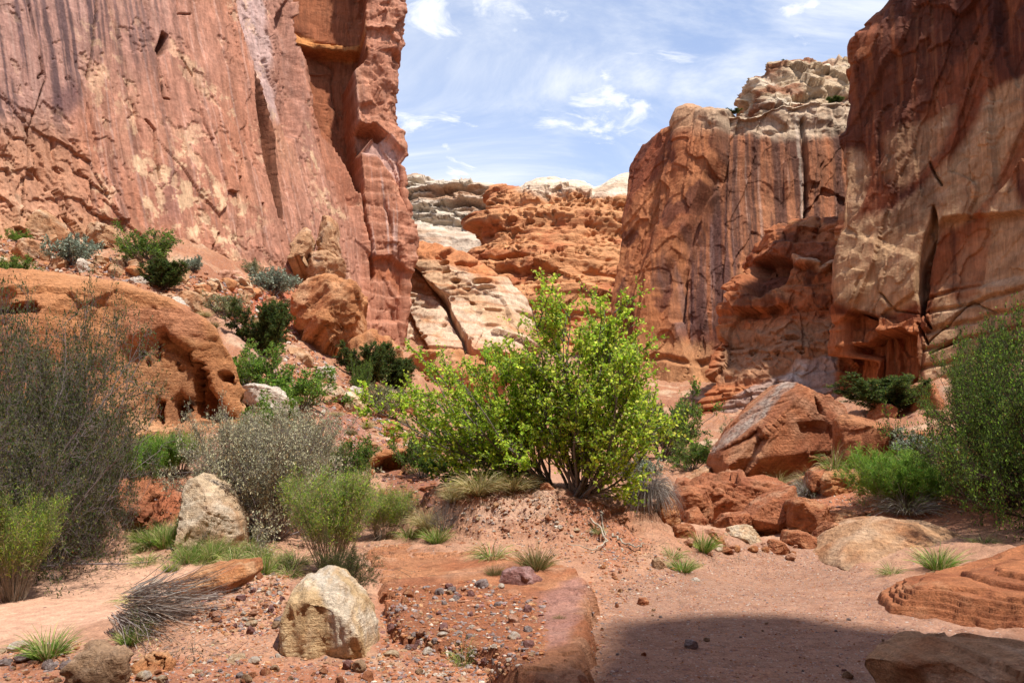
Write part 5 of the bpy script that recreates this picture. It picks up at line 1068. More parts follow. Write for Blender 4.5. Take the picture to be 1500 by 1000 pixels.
class PB:
    def __init__(s): s.tv = []; s.tf = []; s.tc = []; s.nt = 0; s.lv = []; s.lc = []
    def tubes(s, pts, r0, r1, col, rs, sides=3):
        n, m, _ = pts.shape; T = np.gradient(pts, axis=1); T = norm(T); ref = np.where(np.abs(T[..., 2:3]) > .9, np.array([1., 0, 0]), np.array([0, 0, 1.]))
        U = norm(np.cross(T, ref)); Vv = np.cross(T, U); r0 = np.broadcast_to(r0, (n,)); r1 = np.broadcast_to(r1, (n,))
        w = np.linspace(0, 1, m)[None, :]; r = r0[:, None]*(1-w)+r1[:, None]*w
        a = np.arange(sides)*2*pi/sides
        V = pts[:, :, None]+r[..., None, None]*(U[:, :, None]*np.cos(a)[None, None, :, None]+Vv[:, :, None]*np.sin(a)[None, None, :, None])
        V = V.reshape(-1, 3); i = (np.arange(n)[:, None]*m+np.arange(m-1)[None]).reshape(-1, 1)*sides; j = np.arange(sides)[None]; j2 = (j+1) % sides
        Fq = np.stack([i+j, i+j2, i+sides+j2, i+sides+j], -1).reshape(-1, 4)
        c = np.asarray(col)[None]*(1+.35*(rs.rand(n, 1)-.5)); c = np.repeat(c, m*sides, 0)
        s.tv.append(V); s.tf.append(Fq+s.nt); s.tc.append(c); s.nt += len(V)
    def leaves(s, rs, P, T, size, asp, pal, upb=.4, fold=0):
        n = len(P); ax = norm(T*.6+rs.randn(n, 3)*.7+np.array([0, 0, .15])); nn = norm(rs.randn(n, 3)+np.array([0, 0, upb*2])); sd = norm(np.cross(ax, nn))
        L_ = size*(.6+.8*rs.rand(n))[:, None]; W_ = L_*asp
        V = np.stack([P, P+ax*L_*.45+sd*W_*.5, P+ax*L_, P+ax*L_*.45-sd*W_*.5], 1).reshape(-1, 3)
        pal = np.array(pal); c = pal[rs.randint(0, len(pal), n)]*(1+.7*(rs.rand(n, 1)-.5)); dd = rs.rand(n) < .04; c[dd] = c[dd]*.3+G(170, 130, 70)*.7
        s.lv.append(V); s.lc.append(np.repeat(c, 4, 0))
    def build(s, root, stem='stems', fol='foliage', lm=None):
        out = []
        if s.tv: out.append(mesh_np(stem, np.concatenate(s.tv), np.concatenate(s.tf), M_BARK, np.concatenate(s.tc), parent=root))
        if s.lv:
            V = np.concatenate(s.lv); Fq = np.arange(len(V)).reshape(-1, 4); out.append(mesh_np(fol, V, Fq, lm or M_LEAF, np.concatenate(s.lc), smooth=False, parent=root))
        return out
def G(r, g, b, k=.85): return lin(np.array([r, g, b])/255.)*k
GREEN = [G(178,190,62), G(152,174,52), G(196,202,76), G(124,150,50), G(206,202,90)]
GREEN2 = [G(104,136,56), G(84,116,46), G(128,152,66), G(70,98,42)]
GREEN = [g*1.45*np.array([.93, 1.06, 1]) for g in GREEN]; LEAFY = 1
OLIVE = [G(122,130,72), G(98,108,60), G(146,150,90)]
SAGE = [G(188,186,150), G(170,170,136), G(206,196,160), G(156,152,124)]
SALT = [G(150,162,140), G(122,138,116), G(176,184,160)]
JUN = [G(92,112,50), G(70,92,40), G(112,128,60), G(60,80,40)]
LIME = [G(146,184,66), G(120,164,58), G(170,200,90), G(104,146,54)]
STRAW = [G(206,190,140), G(186,166,118), G(220,206,160)]
BARKG = G(150,138,130, .5); BARKD = G(92,76,68, .6); BARKP = G(156,142,140, .6); BARKL = G(190,176,156, .5)
def fan(rs, n, spread, base=.05):
    a = rs.rand(n)*2*pi; t = spread*np.sqrt(rs.rand(n)); D = np.stack([np.sin(t)*np.cos(a), np.sin(t)*np.sin(a), np.cos(t)], 1)
    return np.stack([np.cos(a)*base*rs.rand(n), np.sin(a)*base*rs.rand(n), np.zeros(n)-.03], 1), D
def bushy(seed, H, n1, n2, n3, spread, r0, bark, pal, lsize, lasp, nl, wander=.12, up=.03, ang=.6, l2=.5, l3=.3, lm=None, lowstart=.25, tipbias=False, name='shrub', stem='stems', fol='foliage', dead=None, base=.08):
    rs = np.random.RandomState(seed); pb = PB(); root = empty(name)
    P0, D = fan(rs, n1, spread, base*H); Ln = H*(.65+.4*rs.rand(n1))/np.maximum(np.cos(np.arccos(np.clip(D[:, 2], -1, 1))*.7), .5)*.98
    a = grow(rs, P0, D, Ln, 8, wander, up); pb.tubes(a, r0*(.7+.6*rs.rand(n1)), r0*.25, bark, rs, 5)
    P, D, t, par = kids(rs, a, n2, lowstart, ang); b = grow(rs, P, D, H*l2*(1.1-.7*t)*(.5+.7*rs.rand(len(t))), 5, wander*1.3, up); pb.tubes(b, r0*.32, r0*.10, bark, rs)
    P, D, t, par = kids(rs, b, n3, .15, ang*1.1); c = grow(rs, P, D, H*l3*(1.1-.5*t)*(.4+.8*rs.rand(len(t))), 3, wander*1.6, up); pb.tubes(c, r0*.13, r0*.05, bark if dead is None else dead, rs)
    if nl:
        for br, k, t0 in ((c, nl, .2), (b, max(1, nl), .3)):
            P, T, t, par = kids(rs, br, k, t0, .7); pb.leaves(rs, P, T, lsize, lasp, pal)
    return root, pb.build(root, stem, fol, lm)
def blades(seed, n, H, spread, pal, wid=.006, droop=.25, base=.05, name='grass_tuft', nseg=5, lean=None, lm=None):
    rs = np.random.RandomState(seed); P0, D = fan(rs, n, spread, base)
    if lean is not None: D = norm(D+np.array(lean))
    Ln = H*(.45+.6*rs.rand(n)); pts = [P0]; d = D; out = norm(D*np.array([1, 1, 0])+1e-3)
    for i in range(nseg):
        d = norm(d+rs.randn(n, 3)*.06+(out*.3-np.array([0, 0, 1.]))*droop*(i/nseg)); pts.append(pts[-1]+d*(Ln/nseg)[:, None])
    pts = np.stack(pts, 1); m = nseg+1; T = np.gradient(pts, axis=1); sd = norm(np.cross(T, rs.randn(n, 1, 3)))
    w = (wid*np.array([1, .95, .85, .7, .45, .08])[:m])[None, :, None]*(.7+.6*rs.rand(n, 1, 1)); V = np.stack([pts-sd*w, pts+sd*w], 2).reshape(-1, 3)
    i = (np.arange(n)[:, None]*m+np.arange(nseg)[None]).reshape(-1)*2; Fq = np.stack([i, i+1, i+3, i+2], -1)
    pal = np.array(pal); c = pal[rs.randint(0, len(pal), n)]*(1+.3*(rs.rand(n, 1)-.5)); c = np.repeat(c, m*2, 0)
    return mesh_np(name, V, Fq, lm or M_DRY, c, smooth=False), []
def place(proto, loc, sx, sz, rot, label, cat, group=None, first=False, tilt=None):
    root, ch = proto
    if first: o = root
    else:
        o = root.copy(); COL.objects.link(o)
        for c in ch: q = c.copy(); COL.objects.link(q); q.parent = o
    o.location = loc; o.scale = (sx, sx, sz); o.rotation_euler = (tilt[0] if tilt else 0, tilt[1] if tilt else 0, rot)
    return tag(o, label, cat, group)
def build_plants():
    rs = np.random.RandomState(5)
    def at(px, py): return ground_hit(px, py)[0]
    used = set()
    protos = {}
    def put(kind, px, py, hpx, wpx, label, cat='shrub', group=None, loc=None, sink=.02, tilt=None):
        """wpx: width in pixels, hpx: height in pixels, both of the photograph"""
        q = at(px, py) if loc is None else np.array(loc); k = q[1]/FPX
        root_h, root_w = DIM[kind]; sz = hpx*k/root_h; sx = wpx*k/root_w
        q = q-np.array([0, 0, sink])
        o = place(protos[kind], q, sx, sz, rs.rand()*6.28, label, cat, group, kind not in used, tilt); used.add(kind); return o
    DIM = {}
    def reg(kind, proto, h, w): protos[kind] = proto; DIM[kind] = (h, w)
    # ---- the bright tree, its own skeleton
    def tree(label, base, H, dirs, seed, pal, dens, lsize=.055, name='tree', n2=9, n3=7, cat='tree', bark=BARKG, spreadx=1.0):
        r = np.random.RandomState(seed); pb = PB(); root = empty(name, base); n1 = len(dirs)
        P0 = np.stack([r.randn(n1)*.06, r.randn(n1)*.06, np.zeros(n1)-.05], 1); D = np.array([d[:3] for d in dirs], float); Ln = np.array([d[3] for d in dirs])*H
        a = grow(r, P0, D, Ln, 12, .07, .035); pb.tubes(a, .028*H/3.3*(.8+.5*r.rand(n1)), .006, bark, r, 6)
        P, D, t, par = kids(r, a, n2, .10, .62); b = grow(r, P, D, Ln[par]*.42*(1.15-.75*t)*(.6+.6*r.rand(len(t))), 6, .13, .05); pb.tubes(b, .010, .003, bark, r, 4)
        P, D, t, par = kids(r, b, n3, .15, .7); c = grow(r, P, D, .30*H/3.3*(.5+.9*r.rand(len(t))), 4, .2, .04); pb.tubes(c, .0035, .0015, bark, r)
        P, T, t, par = kids(r, c, dens, .1, .7); keep = r.rand(len(P)) > .25; pb.leaves(r, P[keep], T[keep], lsize, .75, pal)
        P, T, t, par = kids(r, b, dens*2, .35, .7); pb.leaves(r, P, T, lsize, .75, pal)
        pb.build(root, 'trunk', 'crown'); return tag(root, label, cat)
    b0 = at(848, 728)
    dirs = [(0,0,1,.92),(-.12,.1,1,1.02),(.1,-.1,1,.95),(.22,.1,1,.93),(.38,0,1,.85),(.55,.1,.9,.75),(.8,-.1,.7,.62),(1.0,.1,.45,.55),(-.25,0,1,.93),(-.35,.2,.9,.8),(.05,.3,.9,.85),(-.5,-.1,.8,.7),(.3,-.3,.9,.7),(-.05,-.25,1,.75),(-.18,-.1,1,1.0),(.45,.3,.8,.7)]
    H = 318*b0[1]/FPX
    tree('bright green many-stemmed tree standing on the eroded mound', b0, H*.93, dirs+[(q[0]*.8+.1, q[1]+.15, q[2], q[3]*.93) for q in dirs[1:12]], 21, GREEN, 12, .050, n2=11, n3=9)
    b1 = at(808, 716)+np.array([0, .6, 0])
    dirs = [(-1,0,.75,1.0),(-1.1,.2,.5,.95),(-.8,-.1,1,.98),(-.55,.1,1,.95),(-1.3,.1,.3,1.0),(-1.25,.1,.5,1.12),(-1.1,0,.65,1.1),(-.3,0,1,.85),(-.9,.4,.6,.9),(-.7,-.3,.7,.8),(-.1,0,1,.7),(-1.2,-.2,.9,1.05),(-.5,-.3,.9,.75),(-1.0,.1,1.05,1.0)]
    tree('spreading green bush reaching left from the bright tree', b1, 2.5, dirs+[(q[0]*.9, q[1]+.15, q[2]*1.05, q[3]*.9) for q in dirs[:8]], 22, GREEN[:4], 13, .047, 'bush', n2=11, n3=8, cat='bush')
    b2 = at(705, 708)+np.array([0, .8, 0])
    dirs = [(-.5,0,1,.8),(.3,0,1,.8),(-.2,.2,1,.9),(.5,.2,.8,.8),(-.8,.1,.6,.75),(0,-.2,1,.8),(.1,.2,1,.85),(-.9,-.2,.4,.6)]
    tree('dense darker green bush low down left of the bright tree', b2, 1.5, dirs, 23, GREEN2+GREEN[3:4], 16, .046, 'bush', n2=11, n3=9, cat='bush')
    # ---- kinds
    reg('twiggy', bushy(31, 3.4, 54, 18, 11, 1.2, .018, BARKP, [o*.8 for o in OLIVE]+GREEN2[3:], .042, .6, 5, wander=.16, ang=.65, l2=.36, l3=.16, lowstart=.12, dead=BARKP), 3.4, 5.3)
    reg('sage', bushy(32, 1.6, 44, 18, 10, 1.2, .010, BARKP, SAGE, .034, .5, 4, wander=.16, l2=.34, l3=.17, lowstart=.2, lm=M_DRY), 1.6, 2.6)
    reg('broom', bushy(33, 1.2, 90, 10, 6, .62, .005, BARKL, LIME+STRAW[:2]+GREEN[:1], .055, .14, 4, wander=.06, up=.05, ang=.3, l2=.45, l3=.22, lowstart=.3, base=.12), 1.2, 1.35)
    reg('olive', bushy(34, 1.0, 26, 10, 7, 1.05, .012, BARKG, GREEN2+LIME[:1], .045, .5, 6, l2=.42, l3=.2), 1.0, 1.35)
    reg('lush', bushy(35, 1.0, 24, 9, 6, 1.1, .010, BARKG, GREEN2[:2]+LIME, .055, .5, 6, l2=.42, l3=.2), 1.0, 1.4)
    reg('salt', bushy(36, .8, 22, 10, 6, 1.15, .010, BARKG, SALT, .045, .6, 6, l2=.42, l3=.2, lm=M_DRY), .8, 1.2)
    reg('brown', bushy(37, .8, 26, 11, 6, 1.15, .009, BARKG, SAGE[:2]+OLIVE, .04, .5, 4, l2=.42, l3=.2, lm=M_DRY), .8, 1.2)
    reg('juniper', bushy(38, 1.6, 16, 26, 9, .55, .022, BARKD, JUN, .055, .4, 12, l2=.34, l3=.14, lowstart=.08, wander=.1, name='juniper', stem='trunk', fol='crown', base=.05), 1.6, 1.25)
    reg('right', bushy(39, 3.0, 40, 16, 11, 1.2, .020, BARKD, GREEN2+GREEN[3:4], .052, .55, 6, wander=.17, l2=.38, l3=.18, lowstart=.15), 3.0, 4.3)
    reg('dark', bushy(40, 2.0, 40, 16, 10, 1.15, .016, BARKD, OLIVE[:2]+GREEN2[3:], .04, .5, 4, wander=.17, l2=.38, l3=.18), 2.0, 3.2)
    reg('gtuft', blades(51, 420, .42, .8, LIME[1:]+GREEN2[:1]+STRAW[:1], .0035, .3, .07), .36, .5)
    reg('gtuft2', blades(57, 260, .42, 1.15, LIME[1:3]+GREEN2[:2]+STRAW, .003, .6, .10), .30, .6)
    reg('straw', blades(52, 700, .5, 1.0, STRAW+[G(170,168,100)], .0035, .45, .09), .38, .75)
    reg('greyb', blades(53, 700, .5, 1.15, [G(168,160,156), G(140,128,126), G(196,190,180), G(170,170,130)], .004, .5, .12), .34, .9)
    reg('brownt', blades(54, 420, .36, .95, [G(170,140,100), G(140,126,80), G(120,130,70)], .003, .25, .08), .32, .5)
    reg('lime', bushy(55, .8, 90, 10, 6, 1.05, .004, BARKL, LIME, .07, .12, 5, wander=.08, ang=.3, l2=.4, l3=.2, lowstart=.25, base=.2), .8, 1.65)
    reg('dead', bushy(56, .9, 60, 10, 5, 1.2, .006, G(150,138,134,.55), OLIVE, .01, .5, 0, wander=.13, ang=.35, l2=.4, l3=.2, name='brush'), .9, 1.3)
    P = [
     ('twiggy',55,832,400,240,'big dark twiggy shrub filling the left edge of the picture'),
     ('twiggy',-30,850,380,340,'dark twiggy shrub half outside the frame at the far left'),
     ('twiggy',125,815,190,130,'lower purple-grey twiggy shrub at the foot of the big dark one'),
     ('dark',30,800,250,240,'shadowy olive shrub inside the dark thicket at the left edge'),
     ('sage',395,790,195,215,'large pale grey-green sage shrub behind the cream boulder'),
     ('sage',345,745,135,150,'smaller sage shrub behind the left shoulder of the large one'),
     ('sage',440,720,125,140,'grey sage shrub between the large sage and the green broom'),
     ('broom',484,836,130,125,'tall green and straw broom bush behind the pale yellow boulder'),
     ('broom',20,880,140,120,'bright green broom bush at the lower left edge'),
     ('olive',505,715,75,75,'dark green bush between the sage and the hollow ledge'),
     ('broom',560,790,70,80,'low green broom beside the bedrock slab'),
     ('dark',505,868,70,80,'dark low broom tangle at the right of the pale yellow boulder'),
     ('lime',225,700,62,100,'spiky bright green clump left of the sage shrubs'),
     ('broom',180,700,50,80,'thin green broom beside the spiky bright clump'),
     ('broom',262,695,55,70,'straw-green broom right of the spiky bright clump'),
     ('lush',375,572,66,80,'fresh green bush behind the right end of the huge boulder'),
     ('lush',440,600,62,100,'wide bright green bush above the pale curved ledge'),
     ('lush',400,640,60,75,'bright green bush below the pale curved ledge'),
     ('juniper',390,520,82,62,'small conical juniper above the fresh green bushes'),
     ('juniper',545,566,66,58,'dark juniper left of a pair below the leaning boulder'),
     ('juniper',580,570,48,50,'dark juniper right of a pair below the leaning boulder'),
     ('brown',556,606,44,66,'grey twiggy bush below the pair of dark junipers'),
     ('olive',530,575,50,30,'pale green slim bush in front of the left juniper'),
     ('olive',215,385,52,75,'green bush with tall bare twigs against the pink wall'),
     ('juniper',238,425,46,46,'dark green juniper just above the huge rounded boulder'),
     ('salt',104,388,48,66,'round blue-grey bush among the tan boulders on the slope'),
     ('olive',14,412,40,56,'dark green bush at the left edge above the huge boulder'),
     ('lush',24,352,18,30,'small green bush at the very foot of the pink wall, far left'),
     ('salt',282,398,24,26,'small grey bush at the foot of the pink wall'),
     ('salt',400,432,44,66,'wide grey-green bush at the wall foot beside the tan blocks'),
     ('brown',330,462,34,56,'low brownish bush in the middle of the orange slope'),
     ('salt',235,408,22,30,'pale grey tuft behind the dark green juniper'),
     ('brown',372,405,24,34,'sparse brown bush at the foot of the pink wall'),
     ('olive',970,672,100,110,'olive-green bush behind the right side of the bright tree'),
     ('olive',1015,690,44,60,'low olive bush on the slope left of the giant tilted block'),
     ('salt',935,705,40,60,'grey-green bush low behind the right foot of the bright tree'),
     ('brown',1085,640,30,44,'sparse brown bush on the slope above the giant tilted block'),
     ('olive',620,700,70,60,'small open bush at the left of the darker green bush'),
     ('juniper',1300,606,58,84,'spreading dark juniper at the foot of the fluted alcove'),
     ('right',1490,740,260,200,'big shady green bush at the right edge'),
     ('right',1415,640,130,100,'lighter green bush behind the big shady one at the right edge'),
     ('dark',1500,720,190,150,'dark tangled shrub at the far right'),
     ('dark',1462,540,60,60,'dark twiggy shrub at the foot of the tan cliff, upper right'),
     ('right',1580,770,300,240,'dark bush mostly outside the frame at the far right'),
     ('lime',1312,744,82,140,'big bright green clump with a grey skirt on the right bank'),
     ('lime',1360,735,56,80,'second bright green clump right of the big one'),
     ('greyb',1330,750,40,110,'grey drooping brush under the big bright green clump'),
     ('salt',1345,680,50,90,'grey-green shrub above the big bright green clump'),
     ('dead',650,775,50,50,'dark dead brush hanging on the left side of the mound')]
    for a in P:
        put(*a, 'juniper' if a[0] == 'juniper' else 'bush' if a[0] in ('lush', 'olive', 'lime') else 'shrub')
    T = [('gtuft',70,962,50,80,'fine green grass tuft beside pale stones at the lower left'),
     ('straw',700,722,40,90,'golden grass tuft on the left crest of the mound'),('straw',752,716,30,90,'golden grass tuft on the crest nearest the tree'),
     ('straw',664,732,30,50,'small golden tuft at the left end of the mound crest'),
     ('brownt',785,832,46,66,'brown wispy tuft above the purple-red rock'),('gtuft',720,815,34,66,'green wispy tuft at the foot of the mound'),
     ('brownt',724,842,24,30,'little brown tuft left of the purple-red rock'),
     ('gtuft',205,930,50,36,'upright green tuft behind the dead grey brush'),('gtuft',190,942,30,44,'thin green tuft left of the dead grey brush'),
     ('gtuft',200,880,26,70,'sparse tuft on the edge of the sand left of the orange block'),
     ('gtuft',250,836,20,30,'little green tuft on the sand behind the orange block'),
     ('gtuft',680,968,50,50,'wispy green tuft in the shaded gravel'),('gtuft',1030,806,34,50,'pale green tuft at the left end of the wash'),
     ('gtuft',985,815,24,44,'pale tuft at the foot of the bank below the dead brush'),('gtuft',1000,836,26,50,'pale green tuft beside the small round stone'),
     ('gtuft',1306,840,24,44,'pale green tuft below the flat tawny slab'),('gtuft',1375,832,40,70,'dark green tuft right of the flat tawny slab'),
     ('gtuft',1410,850,30,60,'dark green tuft on the thin-bedded ledge'),('gtuft',1462,846,32,50,'green tuft at the right end of the thin-bedded ledge'),
     ('gtuft',1440,795,20,50,'low grass tuft behind the thin-bedded ledge'),
     ('straw',1140,712,28,66,'pale grass tuft under the giant tilted block'),('greyb',1185,728,36,60,'grey-skirted pale grass tuft above the perched boulder'),
     ('straw',1190,716,32,56,'straw-coloured grass right of the giant tilted block'),('gtuft',1222,688,46,50,'grey-green tuft left of the vase-shaped block'),
     ('greyb',1340,688,30,80,'grey drooping tuft above the bright green clump'),
     ('gtuft',600,788,36,60,'fresh green grass behind the bedrock slab'),('gtuft',640,792,30,50,'fresh grass at the left foot of the mound'),
     ('straw',585,762,40,80,'dry grass below the dark red rubble'),('straw',625,770,34,60,'dry grass at the left of the mound'),
     ('gtuft',545,668,16,40,'thin grass above the hollow ledge'),('gtuft',780,822,14,20,'tiny green tuft at the foot of the mound'),
     ('gtuft',875,778,16,26,'tiny tuft on the bank under the tree'),('brownt',820,905,12,20,'tiny tuft in a crack of the bedrock slab'),
     ('straw',20,395,20,40,'dry tuft under the dark green bush, far left'),('straw',390,500,20,40,'dry tuft below the conical juniper')]
    for n_, a in enumerate(T): put('gtuft2' if a[0] == 'gtuft' and n_ % 2 else a[0], *a[1:], 'grass tuft')
    gq = [(rs.uniform(200, 385), rs.uniform(782, 828)) for _ in range(64)]+[(rs.uniform(380, 450), rs.uniform(822, 842)) for _ in range(5)]
    for x, y in gq: put('gtuft' if rs.rand() < .5 else 'gtuft2', x, y, rs.uniform(14, 42), rs.uniform(24, 56), 'green grass tuft in the band in front of the cream boulder', 'grass tuft', 'grass tufts in front of the cream boulder')
    gq = [(rs.uniform(480, 640), rs.uniform(600, 700)) for _ in range(22)]+[(rs.uniform(290, 420), rs.uniform(430, 520)) for _ in range(10)]
    for x, y in gq: put('straw' if rs.rand() < .6 else 'brownt', x, y, rs.uniform(9, 16), rs.uniform(14, 26), 'small dry tuft scattered on the stony left slope', 'grass tuft', 'dry tufts on the left slope')
    o, _ = blades(62, 1500, 1.25, 1.5, [G(160,150,146), G(132,122,120), G(184,176,168), G(150,134,120)], .0035, 1.1, .22, 'dead_brush', nseg=7) if False else blades(62, 1300, 1.0, 1.3, [G(160,150,146), G(132,122,120), G(184,176,168), G(150,134,120)], .004, 1.5, .2, 'dead_brush')
    q = at(950, 738); o.location = q+np.array([0, -.05, .12]); o.scale = (.62, .8, .95); tag(o, 'grey drooping dead brush hanging down the bank below the tree', 'brush')
    # dead brush lying in the foreground
    q = at(250, 948)
    o, _ = blades(61, 700, 1.0, .42, [G(176,164,154), G(150,138,132), G(200,190,178), G(160,134,114)], .0035, .12, .2, 'dead_brush', lean=(.0, 0, 0))
    o.location = at(195, 915)+np.array([0, 0, .10]); o.rotation_euler = (0, radians(97), radians(-28)); o.scale = (1.1, 1.1, .95)
    tag(o, 'grey dead brush lying flat on the ground at the lower left', 'brush')
    # roots on the bank
    for k, (lab, pts) in enumerate([('bleached forked root on the bank face below the tree', [(862,770),(880,780),(888,800),(870,808),(830,800)]), ('bleached root end poking out beside the dead grey brush', [(895,785),(915,800),(935,806),(945,800)]), ('thin bleached root curling down the bank face', [(880,752),(884,775),(888,800)])]):
        Q = np.array([at(*p) for p in pts])+np.array([0, -.03, .05]); t = np.linspace(0, 1, len(Q)); u = np.linspace(0, 1, 18)
        R = np.stack([np.interp(u, t, Q[:, j]) for j in range(3)], 1)+np.random.RandomState(k).randn(18, 3)*.012; pb = PB(); pb.tubes(R[None]-R[0], .016, .006, G(205,190,170,.6), rs, 6)
        o = mesh_np('root', pb.tv[0], pb.tf[0], M_BARK, pb.tc[0]); o.location = R[0]; tag(o, lab, 'root')
    # twigs and dead leaves on the ground, too many to count
    pb = PB(); S_ = []
    for cx, cy, rx, ry, n in [(90,835,150,26,420),(390,800,120,20,300),(480,838,90,16,220),(850,740,90,26,300),(700,728,80,16,160),(1400,770,120,24,300),(540,800,60,20,120),(250,950,90,24,160),(950,800,50,26,140),(1320,750,90,16,120),(1050,815,60,10,60),(640,780,50,20,120)]:
        S_ += [(cx+rx*rs.randn()*.6, cy+ry*rs.randn()*.6) for _ in range(n)]
    S_ = np.array(S_); Q = ground_hit(S_[:, 0], S_[:, 1]); n = len(Q); a_ = rs.rand(n)*6.28; D = np.stack([np.cos(a_), np.sin(a_), rs.randn(n)*.25+.05], 1)
    pts = grow(rs, Q+np.array([0, 0, .006]), D, .03+.22*rs.rand(n)**2.5, 3, .15, 0); pb.tubes(pts, .0028, .0012, G(170,150,130,.6), rs)
    m_ = rs.rand(n) < .8; pb.leaves(rs, Q[m_]+np.array([0, 0, .006])+rs.randn(m_.sum(), 3)*np.array([.05, .05, 0]), D[m_], .03, .5, STRAW+[G(150,110,80), G(120,90,70)], 1.5)
    V1 = np.concatenate(pb.tv); F1 = np.concatenate(pb.tf); V2 = np.concatenate(pb.lv); F2 = np.arange(len(V2)).reshape(-1, 4)+len(V1)
    o = mesh_np('litter', np.concatenate([V1, V2]), np.concatenate([F1, F2]), M_DRY, np.concatenate(pb.tc+pb.lc), smooth=False); tag(o, 'dead twigs and dry leaves littering the ground under the bushes', 'litter', kind='stuff')
    # tiny bushes on the rims
    for k, (px, py, Y, h, w_, lab) in enumerate([(1222,152,66,10,20,'small green bush on the cream rim of the back cliff'),(1075,166,65,6,18,'tiny dark bush on the rim left of the rock summit'),(640,270,146,4,8,'tiny dark bush on the skyline of the far ledged cliff'),(700,274,143,5,9,'second tiny bush on the skyline of the far ledged cliff'),(1150,92,84,4,8,'tiny bush on top of the rock summit')]):
        put('juniper', px, py, h, w_, lab, 'bush', loc=W(px, py, Y))
